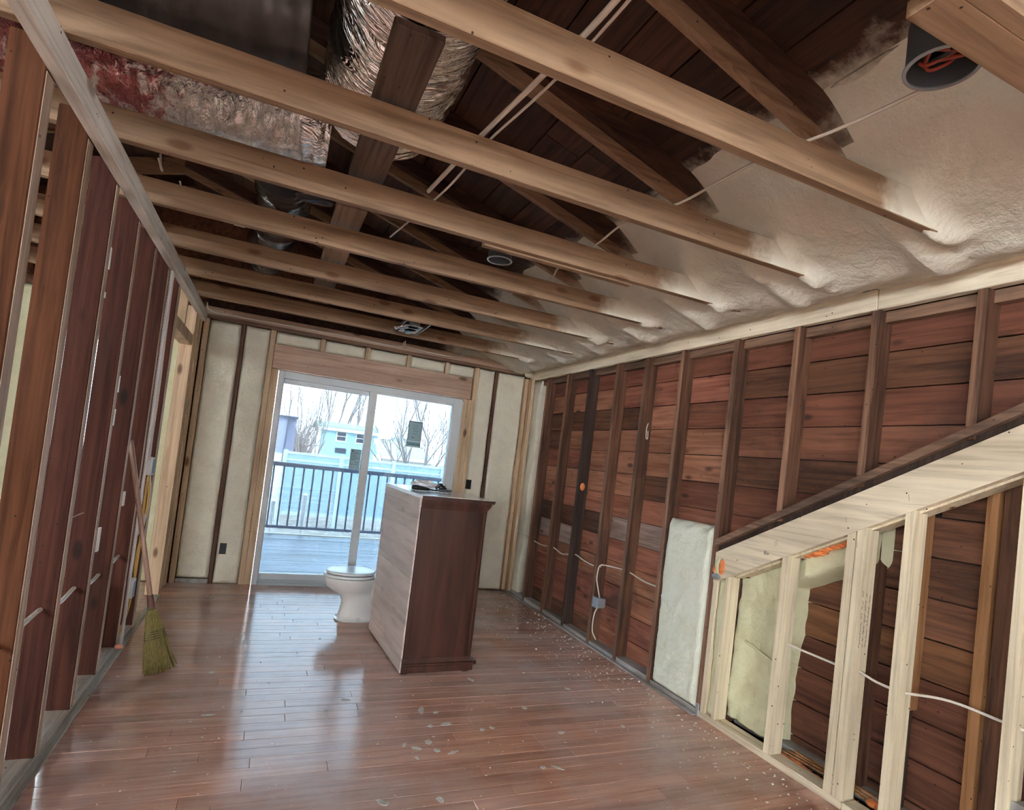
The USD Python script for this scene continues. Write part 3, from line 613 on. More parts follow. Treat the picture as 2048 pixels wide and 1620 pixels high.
for a, b_ in zip(edges[:-1], edges[1:]):
    fine = a > .2
    obj("spray_foam", heightslab(np.linspace(2.0, 3.245, 84 if fine else 24), np.linspace(a, b_, max(6, int((b_-a)/(.014 if fine else .06)))), eave, lambda U, V: zb(U)+.064, lambda u, v, d: np.stack([u, v, d], -1)), M_foam, ce, smooth=55)
obj("eave_block", bx(W+.0, 3.55, YB, L+.1, 2.452, 2.5, 0), M_dirt, ce)

# ------------------------------------------------------------------ back of the room behind the photographer: unseen opening shaped for fill light
wb = structure("wall_back")
OX0, OX1, OZ0, OZ1 = -3.4, .3, 1.75, 2.41
obj("back_panel", cat(bx(XL, OX0, YB-.03, YB, -.2, 4.0, 0), bx(OX1, 3.62, YB-.03, YB, -.2, 4.0, 0), bx(OX0, OX1, YB-.03, YB, OZ1, 4.0, 0), bx(OX0, OX1, YB-.03, YB, -.2, OZ0, 0)), M_drywall, wb)

# ------------------------------------------------------------------ ducts and boards in the attic
def wrinkle_tube(path, r, seed, sides=40, per=60, amp=.012, ring=.006, n=0, sag=1.0, close=True):
    P = np.array(path, float); t = np.linspace(0, 1, len(P)); tt = np.linspace(0, 1, per)
    P = np.stack([np.interp(tt, t, P[:, k]) for k in range(3)], 1)
    for _ in range(6): P[1:-1] = .25*P[:-2]+.5*P[1:-1]+.25*P[2:]
    T = np.gradient(P, axis=0); T /= np.linalg.norm(T, axis=1, keepdims=True)
    A = np.cross(T, [0, 0, 1.0]); A /= np.linalg.norm(A, axis=1, keepdims=True); B = np.cross(A, T)
    ang = np.arange(sides)*2*np.pi/sides; s = np.r_[0, np.cumsum(np.linalg.norm(np.diff(P, axis=0), axis=1))]
    ca, sa = np.cos(ang)[None, :], np.sin(ang)[None, :]
    Q = np.stack([ca*1.6+0*s[:, None], sa*1.6+0*s[:, None], 0*ca+s[:, None]*7], -1)
    rad = r+amp*2*fb(Q, 1.3, 4, seed)+ring*np.sin(s*120)[:, None]*(.5+fb(Q, .9, 2, seed+3))
    rr1 = np.broadcast_to(np.asarray(1.0), (per,)) if np.ndim(r) == 0 else 1
    V = P[:, None]+rad[..., None]*(ca[..., None]*A[:, None]+sa[..., None]*B[:, None]*sag)
    V = V.reshape(-1, 3); F = []
    for i in range(per-1):
        for j in range(sides):
            a, b_ = i*sides+j, i*sides+(j+1) % sides; F += [(a, b_, b_+sides), (a, b_+sides, a+sides)]
    c0, c1 = len(V), len(V)+1; V = np.vstack([V, P[0], P[-1]]); e = (per-1)*sides
    for j in range(sides): F += [(c0, (j+1) % sides, j), (c1, e+j, e+(j+1) % sides)]
    m = trimesh.Trimesh(V, F, process=False)
    if m.volume < 0: m.invert()
    return m
obj("rough_board", bx(.815, .962, 1.615, 2.95, 2.562, 2.588, .004), M_rough, ce)
obj("rough_board", bx(.80, .95, 2.98, 5.2, 2.562, 2.588, .004), wood("worn_board_y", 'y', (.20, .14, .10), (.34, .25, .18), knots=.1), ce)
d1 = thing("insulated_duct", "wide crinkled silver foil duct running lengthwise above a rough dark board", "duct", (.905, 1.9, 2.59))
obj("jacket", wrinkle_tube([(0, -1.6, .255), (0, -.3, .245), (0, .25, .24), (.0, .58, .25)], .235, 3, 72, 170, .024, .010), M_foil, d1, smooth=True)
d2 = thing("insulated_duct", "silver foil duct with red printing lying across the joists at the left", "duct", (0, 2.72, 2.56))
obj("jacket", wrinkle_tube([(-.9, 0, .19), (-.1, 0, .19), (.3, 0, .2), (.50, -.02, .205), (.62, -.04, .21)], .20, 9, 56, 120, .010, .003), M_foilprint, d2, smooth=True)
obj("collar", wrinkle_tube([(.56, -.03, .21), (.64, -.05, .215), (.72, -.05, .215)], .185, 12, 48, 40, .02, .008), M_foil, d2, smooth=True)
def wrapped(s, h, x, a, flip=True):
    m = meshkit.text_mesh(s, h, .0008); m = m.subdivide(); v = m.vertices
    # printed around the jacket, upside down as seen from the room
    ang = a+v[:, 1]/.205; R = .207+v[:, 2]
    m.vertices = np.stack([x-v[:, 0], -R*np.cos(ang)-.012, .19-R*np.sin(ang)], 1); return m
obj("printed_lettering", cat(wrapped("Type 2", .022, .40, .10), wrapped("TO C", .018, .33, -.10), wrapped("R C", .026, .27, .18), wrapped("To", .02, .24, -.2), wrapped("2", .03, .20, .05)), M_redink, d2, label="dark red printed lettering")
d3 = single("dark_wrapped_duct", wrinkle_tube([(-1.2, 2.0, 2.77), (0, 2.02, 2.76), (.40, 2.03, 2.76), (.60, 2.03, 2.77)], .195, 21, 48, 90, .016, .004), M_dkfilm, "dark plastic-wrapped duct lying crosswise at the top left of the attic", "duct", smooth=True)
d4 = single("black_flexible_duct", wrinkle_tube([(.55, 3.07, 2.69), (.56, 3.4, 2.69), (.52, 3.9, 2.70), (.45, 4.7, 2.71)], .135, 23, 40, 90, .018, .005), M_blackfilm, "shiny black plastic duct running lengthwise over the middle joists", "duct", smooth=True)
single("black_plastic_sheet", blob((.70, 3.02, 2.575), .06, 77, (1.6, .8, .4)), M_blackfilm, "crumpled black plastic below the end of the printed silver duct", "plastic", smooth=True)
single("grey_plastic_scrap", blob((.93, 4.72, 2.56), .06, 78, (1.9, 1.0, .5)), plain("grey_film", (.16, .16, .17), .3, bump=.5), "grey plastic scrap sagging between two far joists", "plastic", smooth=True)
single("wood_offcut", bx(.31, .37, 3.62, 3.66, 2.552, 2.58), M_plank, "little pale wood offcut lying among the joists beside the black duct", "wood scrap")

# ------------------------------------------------------------------ cables in the ceiling
def cable(name, label, pts, r=.0045, m=None, flat=1.0, group=None):
    return single(name, tube(pts, r, 7, 6, flat), m or M_cable, label, "cable", smooth=True, group=group)
cable("white_cable", "pair of flat white cables stretched lengthwise over the nearer joists beside the silver duct", [(1.315, .2, 2.62), (1.312, 1.0, 2.605), (1.305, 1.33, 2.60), (1.272, 1.63, 2.598), (1.222, 2.05, 2.598), (1.19, 2.386, 2.598), (1.165, 2.62, 2.594)], .0095)
cable("white_cable", "second thinner white cable drooping beside the flat pair behind the second joist", [(1.36, .2, 2.615), (1.335, 1.33, 2.602), (1.30, 1.7, 2.592), (1.25, 2.05, 2.585), (1.225, 2.35, 2.565), (1.20, 2.64, 2.57), (1.12, 3.3, 2.586)], .005)
cable("white_cable", "white cable running from the big grey light housing across the joists", [(2.165, .78, 2.552), (2.155, 1.06, 2.552), (2.13, 1.3, 2.554), (2.09, 1.5, 2.56), (2.08, 1.75, 2.56), (2.07, 1.96, 2.557), (2.03, 2.30, 2.58), (2.03, 2.56, 2.558), (2.06, 3.04, 2.575), (2.09, 3.25, 2.558), (2.0, 3.8, 2.56)], .0055)
cable("white_cable", "white cable tacked along the top of the wall above the sliding door", [(-.02, L-.03, 2.52), (.02, L-.03, 2.45), (.25, L-.024, 2.443), (1.0, L-.02, 2.455), (1.7, L-.018, 2.448), (1.78, L-.03, 2.52), (1.80, L-.022, 2.46), (2.3, L-.016, 2.45), (2.42, L-.03, 2.50)], .006)
cable("white_cable", "short white cable hooked over the left nailer by the third joist", [(.04, 3.06, 2.60), (.05, 3.04, 2.54), (.07, 2.98, 2.50), (.06, 2.93, 2.53)], .005)
cable("white_cable", "short white cable looped over the left nailer by the fourth joist", [(.09, 3.44, 2.62), (.10, 3.38, 2.54), (.12, 3.28, 2.50), (.1, 3.22, 2.56)], .005)
single("wood_strip", bar((-.02, 2.99, 2.60), (.30, 2.95, 2.585), .03, .02), M_plank, "thin pale wood strip in the attic just right of the left nailer", "wood scrap")

# ------------------------------------------------------------------ recessed light housings
def can(loc, label, r, h, grp=None):
    t = thing("light_housing", label, "light housing", loc, grp or 0)
    o = lathe([(r, 0), (r, h*.86), (r*.9, h), (0, h), (0, h-.003), (r*.88, h-.003), (r-.003, h*.85), (r-.003, 0)], 36)
    obj("can", o, M_can, t, smooth=40)
    obj("rim", lathe([(r-.004, .0), (r+.004, -.001), (r+.005, .004), (r, .007), (r-.004, .004), (r-.004, 0)], 36), M_greybox, t, smooth=True)
    obj("junction_box", bx(r*.6, r*.6+.06, -.03, .03, h*.55, h*.95), M_can, t)
    return t
c1 = can((1.995, .885, 2.457), "large dark grey round light housing open at the bottom, top right", .076, .135)
obj("wire", cat(*[tube([(.02*math.cos(k), .02*math.sin(k), .11), (.045*math.cos(k*1.7), .04*math.sin(k*1.3), .05), (.04*math.cos(k*2.3+1), .045*math.sin(k*2+1), .028), (.01*math.cos(k), .05, .04)], .005, 6, 6) for k in range(4)]), M_copper, c1, smooth=True, label="red wires inside")
obj("socket_bracket", bx(-.008, .008, -.03, .03, .03, .05), M_black, c1)
obj("supply_cable", tube([(.02, .06, .13), (.04, .09, .10), (.05, .12, .09)], .005), M_cable, c1, smooth=True)
c2 = can((1.637, 2.885, 2.463), "small dark round light housing between the third and fourth joists", .063, .11)
t = thing("ceiling_light_mount", "galvanised light mounting frame with a junction box between the two far joists", "light housing", (1.62, 4.93, 2.437))
obj("plate", prism(Polygon([(-.075, -.16), (.075, -.16), (.075, .16), (-.075, .16)]).difference(Polygon([(.052*math.cos(a), .052*math.sin(a)+.02) for a in np.linspace(0, 6.2, 24)])), .0, .003, 'z'), M_steel, t)
obj("can", lathe([(.052, .0), (.052, .10), (0, .10), (0, .097), (.049, .097), (.049, 0)], 28), M_black, t, smooth=40)
obj("junction_box", bx(-.045, .045, -.15, -.05, .0, .06), M_steel, t)
obj("hanger_bar", cat(bx(-.10, -.092, -.32, .24, .0, .03), bx(.092, .10, -.32, .24, .0, .03)), M_steel, t)
obj("flexible_conduit", wrinkle_tube([(-.05, -.1, .0), (-.10, -.12, -.012), (-.13, -.06, -.01), (-.12, .02, .0)], .018, 5, 14, 50, .003, .003), M_steel, t, smooth=True)
obj("tape", blob((.0, .1, -.006), .03, 6, (1.1, 1.2, .5), 2), plain("pale_blue_tape", (.42, .62, .68), .4), t, smooth=True)

# ------------------------------------------------------------------ wiring on the right wall
xw = W+.048
cable("wall_cable", "white cable threaded through the old studs along the right wall", [(3.23, 5.85, .70), (xw, 5.72, .655), (xw, 5.57, .64), (xw, 5.32, .62), (xw, 5.07, .642), (xw, 4.85, .615), (xw, 4.63, .655), (xw, 4.42, .63), (xw, 4.19, .625), (xw-.02, 4.12, .66), (xw, 3.95, .675), (xw, 3.765, .68), (xw, 3.55, .655), (xw, 3.33, .655)], .006)
cable("drop_cable", "white cable loop dropping beside the fourth stud into the metal box", [(3.285, 4.145, .66), (3.25, 4.135, .64), (3.238, 4.13, .55), (3.25, 4.115, .47), (3.27, 4.105, .395)], .0055)
cable("drop_cable", "white cable falling from the metal box to the floor", [(3.265, 4.112, .315), (3.245, 4.12, .25), (3.25, 4.13, .12), (3.28, 4.11, .05)], .0055)
b = thing("junction_box", "galvanised metal junction box screwed to the fourth old stud", "junction box", (3.238, 4.112, .315))
obj("box", bx(0, .075, -.04, .04, 0, .078, .004), M_greybox, b); obj("cover", bx(-.004, .001, -.043, .043, -.003, .081, .001), M_steel, b); obj("clamp", bx(.03, .05, -.01, .01, .078, .09), M_steel, b)
single("orange_foam_plug", blob((3.275, 4.602, 1.27), .024, 31, (1, .6, 1.5)), M_orange, "small orange foam plug in the blackened stud", "foam plug", smooth=True)
cable("hanging_wire", "short pale wire loop hanging from the fifth stud high up", [(3.30, 3.742, 1.84), (3.285, 3.735, 1.80), (3.29, 3.738, 1.73), (3.305, 3.738, 1.72), (3.30, 3.735, 1.78)], .004)
cable("wall_cable", "white cable strung between the new studs under the sloped beam", [(W+.05, 2.27, .62), (W+.045, 2.24, .622), (W+.045, 2.07, .62), (W+.045, 1.92, .62), (W+.045, 1.845, .628), (W+.04, 1.75, .615), (W+.045, 1.65, .612), (W+.05, 1.62, .618), (W+.05, 1.45, .655), (W+.045, 1.22, .655), (W+.045, 1.0, .66)], .006)
t = thing("outlet_box", "grey metal outlet box low on the nearest new stud at the right edge", "electrical box", (3.262, 1.12, .30))
obj("box", cat(bx(0, .06, 0, .085, 0, .095, .003), bx(-.004, 0, -.004, .089, -.004, .099, .001)), M_greybox, t); obj("clamp", bx(.02, .04, .03, .055, .095, .108), M_steel, t)
cable("drop_cable", "white cable dropping into the grey outlet box at the right edge", [(3.285, 1.165, .76), (3.283, 1.165, .62), (3.285, 1.16, .5), (3.285, 1.165, .40)], .006)
cable("drop_cable", "coiled white cable loop above the grey outlet box at the right edge", [(3.275, 1.155, .40), (3.265, 1.13, .45), (3.265, 1.10, .52), (3.27, 1.12, .56), (3.28, 1.16, .53), (3.285, 1.16, .44)], .006)
obj("orange_foam_bead", cat(*[blob((W+.096, 1.243, .46+.06*i), .010, 80+i, (.7, .5, 1.8), 2) for i in range(7)]), M_orange, sl, smooth=True)
# thick foam-coated cables at the corner
cable("foam_coated_cable", "pale foam-coated cable rising in the far right corner", [(3.222, 5.86, .03), (3.215, 5.87, .4), (3.218, 5.85, .72), (3.222, 5.86, 1.2), (3.22, 5.88, 2.3)], .010, M_foamw)

# handwriting and pencil marks on the new lumber
def scribble(y0, z0, n, rows, seed):
    q = random.Random(seed); ms = []
    yb = 1.8435
    for r_ in range(rows):
        z = z0-.01*r_
        while z > z0-n:
            h = .006+.006*q.random(); l = .008+.014*q.random(); xx = W+.022+.022*r_
            pts = [(xx+q.uniform(-.004, .004), yb, z-l*k/4) for k in range(5)]
            ms.append(tube(pts, .0009, 4, 2)); z -= l+q.choice([.003, .004, .018])
    return cat(*ms)
obj("handwriting", scribble(0, 1.005, .26, 3, 4), M_ink, sl, label="dark handwritten note running down the doubled stud")
pm = []
for y, z in ((2.36, 1.12), (2.345, 1.13), (1.95, 1.31), (1.66, 1.445), (1.88, 1.20)):
    pm.append(tube([(W-.003, y, z), (W-.003, y+.004, z+.03)], .0007, 4, 0))
obj("pencil_mark", cat(*pm, text_on("R+", .022, (W-.0025, 2.43, 1.065), (0, -1, 0), (0, 0, 1), .0006)), M_ink, sl)

# ------------------------------------------------------------------ outlet boxes on the far wall
def outlet(x, z, label):
    t = thing("outlet_box", label, "electrical box", (x, L-.02, z))
    obj("box", cat(bx(-.028, -.025, 0, .03, -.05, .05, 0), bx(.025, .028, 0, .03, -.05, .05, 0), bx(-.028, .028, 0, .03, .047, .05, 0), bx(-.028, .028, 0, .03, -.05, -.047, 0), bx(-.028, .028, .028, .03, -.05, .05, 0)), M_black, t)
    obj("front", bx(-.0245, .0245, -.001, .004, -.0465, .0465, 0), M_black, t)
    obj("wire_end", cat(tube([(-.01, .02, .03), (.006, .004, .01), (-.008, .01, -.02)], .004), tube([(.012, .02, -.03), (-.004, .006, 0), (.01, .012, .03)], .004)), M_black, t, smooth=True)
outlet(2.637, 1.13, "small black outlet box in the foam right of the sliding door")
outlet(.372, .325, "small black outlet box on the dark stud low at the left of the sliding door")

# ------------------------------------------------------------------ left wall wiring
hx = -.092
cable("left_cable", "white cable threaded through the dark left studs at knee height", [(hx, 2.0, .60), (hx, 2.24, .61), (hx, 2.43, .612), (hx-.01, 2.62, .60), (hx, 2.82, .621), (hx, 3.05, .585), (hx, 3.27, .60), (hx, 3.5, .56), (hx, 3.70, .568), (hx, 3.9, .57), (hx, 4.12, .588)], .009)
vx = LX+.012
cable("conduit_cable", "white cable running up the left wall from the blue-lipped box", [(vx, 4.19, .02), (vx, 4.185, .8), (vx, 4.175, 1.3), (vx, 4.165, 1.9), (vx, 4.165, 2.34)], .010, M_white)
cable("conduit_cable", "second white cable up the left wall, bowing away at mid height", [(vx, 4.27, 1.16), (vx, 4.26, 1.35), (vx+.004, 4.24, 1.6), (vx, 4.235, 1.9), (vx, 4.215, 2.34)], .008)
cable("yellow_cable", "yellow cable hanging below the left wall switch box to the floor", [(vx, 4.33, 1.06), (vx, 4.31, .9), (vx, 4.345, .72), (vx, 4.36, .55), (vx, 4.33, .35), (vx, 4.24, .2), (vx-.02, 4.15, .08)], .007, M_yellow)
cable("yellow_cable", "second yellow cable bowing out from the left wall switch box", [(vx, 4.35, 1.06), (vx+.01, 4.37, .9), (vx+.01, 4.33, .72), (vx, 4.30, .55), (vx, 4.34, .40), (vx, 4.36, .30)], .006, M_yellow)
cable("loop_cable", "white cable curving from the left wall switch box back to the stud", [(vx, 4.37, 1.06), (vx+.012, 4.39, .92), (vx+.01, 4.34, .78), (vx, 4.24, .70), (vx, 4.18, .69)], .008)
def sbox_(name, loc, dy, dz, label, m=M_white):
    t = thing(name, label, "electrical box", loc)
    obj("box", bx(0, .03, 0, dy, 0, dz, .003), m, t); obj("opening", bx(.0285, .0315, .012, dy-.012, .012, dz-.012, 0), M_pan, t); return t
sbox_("switch_box", (LX, 4.30, 1.06), .075, .115, "blue and white switch box high on the left wall above the yellow cables")
sbox_("switch_box", (LX, 4.22, .30), .08, .115, "blue and white outlet box low on the left wall behind the broom")
for y, z, h, l in ((3.302, .76, .11, "white cable clamp box at knee height on the second clear stud"), (3.727, .93, .075, "small white box on the left stud behind the broom handle")):
    t = thing("nail_on_box", l, "electrical box", (LX-.06, y, z)); obj("box", bx(0, .065, 0, .03, 0, h, .004), M_white, t); obj("lip", bx(.06, .068, -.002, .032, -.002, h+.002, .001), M_white, t)
for y, z0, z1 in ((2.868, 2.0, 2.09), (2.868, 1.88, 1.905), (3.303, 1.52, 1.60), (3.303, 1.36, 1.44)):
    obj("nail_plate", bx(LX+.001, LX+.004, y-.012, y+.004, z0, z1, .0005), M_white, wl)
obj("bent_nail", tube([(LX+.001, 2.85, .98), (LX+.05, 2.80, 1.01)], .002, 5, 0), M_steel, wl)
# pale frame leaning in the side room
t = thing("metal_frame", "white metal storm-window frame leaning behind the left studs near the broom", "frame", (-.19, 3.86, 0))
obj("rail", cat(bx(0, .02, 0, .025, .02, .44), bx(0, .02, .27, .295, .02, .44), bx(0, .02, .025, .27, .415, .44), bx(0, .02, .025, .27, .02, .045)), M_white, t); obj("screen_panel", bx(.006, .012, .025, .27, .045, .415, 0), plain("tan_panel", (.38, .31, .22), .7), t)
single("salmon_lump", blob((-.02, 4.06, .06), .022, 51, (1, 1, .7)), plain("salmon_plastic", (.75, .28, .19), .5), "small salmon-coloured lump on the left plate behind the broom", "foam plug", smooth=True)

# ------------------------------------------------------------------ broom
B0 = np.array([.235, 3.80, 0]); T0 = np.array([-.075, 3.90, 1.28]); ax = (T0-B0)/np.linalg.norm(T0-B0)
bt = thing("broom", "straw corn broom with a reddish wooden handle leaning against the left studs", "broom", tuple(B0))
at = lambda s: ax*s
obj("handle", tube([at(.40), at(.8), at(1.1), at(1.32)], .0135, 14, 6), M_handle, bt, smooth=True)
obj("ferrule", tube([at(.365), at(.44)], [.021, .016], 14, 0), M_ferrule, bt, smooth=40)
side = np.cross(ax, [0.35, -1, 0]); side /= np.linalg.norm(side); nrm = np.cross(side, ax)
def straw(seed):
    q = random.Random(seed); ms = []
    for i in range(230):
        u, v = q.uniform(-1, 1), q.uniform(-1, 1)
        if u*u*.9+v*v > 1.1: continue
        e = q.uniform(-.012, .02)
        pts = [at(.38)+side*u*.014+nrm*v*.012, at(.27)+side*u*.040+nrm*v*.026, at(.14)+side*u*.062+nrm*v*.028, at(max(.004, e+.004))+side*(u*.086+q.uniform(-.006, .006))+nrm*(v*.03+.012*(1-u))]
        pts[-1][2] = max(pts[-1][2], .004)
        ms.append(tube(pts, [.0042, .0042, .0035, .0022], 4, 3))
    return cat(*ms)
obj("straw", straw(3), M_straw, bt, kind="stuff")
core = hull([tuple(at(s)+side*a*wd+nrm*b_*th) for s, wd, th in ((.39, .013, .012), (.26, .034, .025), (.15, .050, .025), (.04, .062, .027)) for a in (-1, -.5, .5, 1) for b_ in (-1, 1) if abs(a)+abs(b_) < 2 or s > .2])
obj("straw_core", core, M_straw, bt, smooth=50)
for k, s in enumerate((.235, .222, .209, .196)):
    wd = .040+(.27-s)*.17
    obj("stitching", tube([at(s)+side*wd*math.cos(t_)*1.06+nrm*.028*math.sin(t_) for t_ in np.linspace(0, 2*math.pi, 25)], .0022, 5, 0), M_thread, bt, smooth=True)
obj("neck_wire", tube([at(.36)+side*.021*math.cos(t_)+nrm*.02*math.sin(t_) for t_ in np.linspace(0, 2*math.pi, 25)], .0022, 5, 0), M_thread, bt, smooth=True)

# ------------------------------------------------------------------ chest of drawers
cb = thing("chest_of_drawers", "tall dark wooden chest of drawers with a pale unfinished back, standing mid-room", "chest of drawers", (1.562, 3.632, 0), 3.0)
D, LN, H = .475, .93, 1.14       # depth (x), length (y), height
obj("side_panel", bx(.012, D-.03, 0, .02, .10, H-.03, .002), M_mahog, cb); obj("side_panel", bx(.012, D-.03, LN-.02, LN, .10, H-.03, .002), M_mahog, cb)
obj("back_panel", bx(.0, .010, .004, LN-.004, .085, .60, .001), M_ply, cb, label="lower pale plywood back panel"); obj("back_panel", bx(.0, .010, .004, LN-.004, .603, H-.085, .001), M_ply, cb, label="upper pale plywood back panel")
obj("back_rail", bx(-.004, .012, .0, LN, H-.083, H-.022, .002), M_ply, cb); obj("back_rail", bx(-.002, .012, .0, LN, .012, .082, .002), M_ply, cb)
prof = [(0, 0), (.0, .012), (.004, .02), (.018, .026), (.03, .034), (.034, .044), (.034, .05), (.028, .056), (0, .056)]
# top with a moulded edge
obj("top_board", hull([(x, y, z) for z, o in ((H-.022, .026), (H-.010, .036), (H-.004, .034), (H, .026)) for x in (-.002, D+o) for y in (-o*.35, LN+o*.35)]), M_topsheen, cb, label="pale top with the door reflection in its colour")
obj("top_moulding", cat(hull([(x, y, z) for z, o in ((H-.024, .034), (H-.008, .040), (H-.0035, .036)) for x in (.008, D+o) for y in (-.014-o*.05, -.0)]), hull([(x, y, z) for z, o in ((H-.024, .034), (H-.008, .042), (H-.0035, .038)) for x in (D-.01, D+o) for y in (-.014, LN+.014)])), M_mahog, cb)
obj("cornice", cat(hull([(x, y, z) for z, o in ((H-.085, .002), (H-.065, .006), (H-.045, .020), (H-.025, .024)) for x in (.012, D-.02+o*1.3) for y in (-o*.4, .02)]),
    hull([(x, y, z) for z, o in ((H-.085, .002), (H-.065, .008), (H-.045, .024), (H-.025, .028)) for x in (D-.04, D-.018+o*1.3) for y in (-o*.4, LN+o*.4)])), M_mahog, cb)
obj("plinth", cat(hull([(x, y, z) for z, o in ((.012, .012), (.075, .012), (.085, .006), (.10, .0)) for x in (.006, D-.01+o) for y in (-o, .03)]),
    hull([(x, y, z) for z, o in ((.012, .012), (.075, .012), (.085, .006), (.10, .0)) for x in (.006, D-.01+o) for y in (LN-.03, LN+o)]),
    hull([(x, y, z) for z, o in ((.012, .014), (.055, .014)) for x in (D-.06, D+o) for y in (-o*.8, LN+o*.8)])), M_mahog, cb)
obj("base_moulding", cat(tube([(.005, -.014, .062), (D+.022, -.014, .062)], .010, 10, 0), tube([(D+.022, -.014, .062), (D+.022, LN+.014, .062)], .014, 10, 0)), M_mahog, cb, smooth=True)
for x, y in ((.03, .01), (D-.03, .01), (.03, LN-.04), (D-.03, LN-.04)): obj("foot", bx(x-.02, x+.02, y-.01, y+.03, 0, .02, .002), M_mahog, cb)
for y in (.0, LN-.045): obj("corner_column", cat(tube([(D-.018, y+.022, .10), (D-.018, y+.022, .25), (D-.018, y+.022, .95), (D-.018, y+.022, H-.07)], [.020, .022, .018, .021], 14, 4), bx(D-.05, D-.022, y, y+.045, .1, H-.07)), M_mahog, cb, smooth=40)
zz = [.11, .33, .54, .73, .895, 1.045]
for i in range(5):
    q = obj("drawer", bx(D-.035, D-.006, .05, LN-.05, zz[i]+.004, zz[i+1]-.004, .004), M_mahogh, cb)
    for y in (.22, LN-.22): obj("knob", blob((D+.008, y, (zz[i]+zz[i+1])/2), .014, 4, (1, 1, 1), 2, 0), M_steel, str(q.GetPath()), smooth=True)
obj("carcass", bx(.012, D-.036, .021, LN-.021, .09, H-.03, 0), M_mahogh, cb)

def on_top(x, y): 
    c, s = math.cos(math.radians(3)), math.sin(math.radians(3)); return (1.562+c*x-s*y, 3.632+s*x+c*y, H)
p0 = on_top(.05, .40)
tl = thing("pry_tool", "black hand tool with a fat handle and forked tip lying on the chest", "tool", p0, 8)
obj("handle", tube([(.0, 0, .019), (.035, 0, .019), (.09, 0, .016), (.13, .002, .012)], [.014, .018, .013, .009], 12, 8), M_plug, tl, smooth=True)
obj("shaft", tube([(.12, .002, .012), (.19, .006, .009)], .006, 8, 0), M_plug, tl, smooth=True)
obj("jaw", cat(bar((.185, .006, .012), (.30, -.012, .014), .014, .013), bar((.185, .008, .010), (.295, .036, .008), .012, .011)), M_plug, tl)
p1 = on_top(.20, .62)
single("crumpled_bag", blob((p1[0], p1[1], H+.031), .062, 41, (1.5, .9, .52), 4, .75, 3.2), M_lid, "crumpled pale plastic bag lying on the chest behind the black tool", "bag", smooth=60)
p2 = on_top(.32, .60)
single("dark_strap", cat(tube([(p2[0]-.03, p2[1], H+.01), (p2[0], p2[1]-.01, H+.045), (p2[0]+.03, p2[1], H+.02), (p2[0]+.05, p2[1], H+.012)], .011, 8, 6), blob((p2[0]+.02, p2[1]+.01, H+.022), .026, 43, (1.1, .8, .7), 2)), M_plug, "small dark rubber strap beside the crumpled bag on the chest", "strap", smooth=True)
single("paper_sheet", bx(p0[0]+.02, p0[0]+.25, p0[1]-.05, p0[1]-.012, H+.0005, H+.002, 0), M_lid, "white paper strip under the black tool on the chest", "paper")

# ------------------------------------------------------------------ toilet (bowl faces the left wall)
tx, ty = 1.40, 4.86
to = thing("toilet", "white porcelain toilet with its lid closed, partly behind the chest", "toilet", (tx, ty, 0))
def loft(secs, n=40):
    """secs: (z, cx, front, back, halfwidth, squareness)"""
    ang = np.arange(n)*2*np.pi/n; V = []
    for z, cx, fr_, bk, hw, sq in secs:
        c, s = np.cos(ang), np.sin(ang); e = 2/sq
        X = np.where(c < 0, -np.abs(c)**e*fr_, np.abs(c)**e*bk)+cx; Y = np.sign(s)*np.abs(s)**e*hw
        V.append(np.stack([X, Y, np.full(n, z)], 1))
    k = len(V); V = np.vstack(V); F = []
    for i in range(k-1):
        for j in range(n):
            a, b_ = i*n+j, i*n+(j+1) % n; F += [(a, b_, b_+n), (a, b_+n, a+n)]
    c0, c1 = len(V), len(V)+1; V = np.vstack([V, V[:n].mean(0), V[-n:].mean(0)]); e = (k-1)*n
    for j in range(n): F += [(c0, (j+1) % n, j), (c1, e+j, e+(j+1) % n)]
    m = trimesh.Trimesh(V, F, process=False)
    if m.volume < 0: m.invert()
    return m
obj("bowl", loft([(0, .02, .13, .22, .115, 3), (.012, .02, .135, .22, .118, 3), (.02, .02, .115, .21, .10, 3), (.05, .01, .10, .20, .085, 2.6), (.14, .01, .085, .20, .078, 2.4), (.20, .0, .10, .20, .085, 2.2), (.235, -.01, .155, .20, .12, 2.1), (.27, -.01, .20, .20, .155, 2.05), (.31, -.01, .215, .20, .172, 2.05), (.338, -.01, .218, .20, .175, 2.05), (.345, -.01, .212, .195, .170, 2.05)]), M_porc, to, smooth=50)
obj("seat", loft([(.350, -.012, .222, .17, .182, 2.1), (.354, -.012, .228, .175, .187, 2.1), (.366, -.012, .228, .175, .187, 2.1), (.371, -.012, .220, .17, .180, 2.1)]), M_seat, to, smooth=50)
obj("lid", loft([(.376, -.008, .208, .168, .172, 2.1), (.380, -.008, .214, .172, .177, 2.1), (.390, -.008, .214, .172, .177, 2.1), (.397, -.008, .200, .165, .165, 2.1), (.400, -.008, .15, .13, .12, 2.1)]), M_seat, to, smooth=50)
for s in (-1, 1): obj("hinge", tube([(.172, s*.07-.02, .372), (.172, s*.07+.02, .372)], .012, 10, 0), M_seat, to, smooth=40)
obj("trap", loft([(.02, .22, .06, .10, .075, 3), (.15, .22, .08, .10, .08, 3), (.26, .22, .10, .12, .12, 3), (.335, .24, .10, .13, .16, 4)]), M_porc, to, smooth=50)
obj("tank", loft([(.345, .315, .085, .085, .20, 6), (.36, .315, .09, .09, .21, 6), (.66, .315, .10, .09, .225, 6)]), M_porc, to, smooth=50); obj("tank_lid", loft([(.66, .315, .11, .095, .235, 6), (.685, .315, .11, .095, .235, 6), (.695, .315, .10, .085, .225, 6)]), M_porc, to, smooth=50)
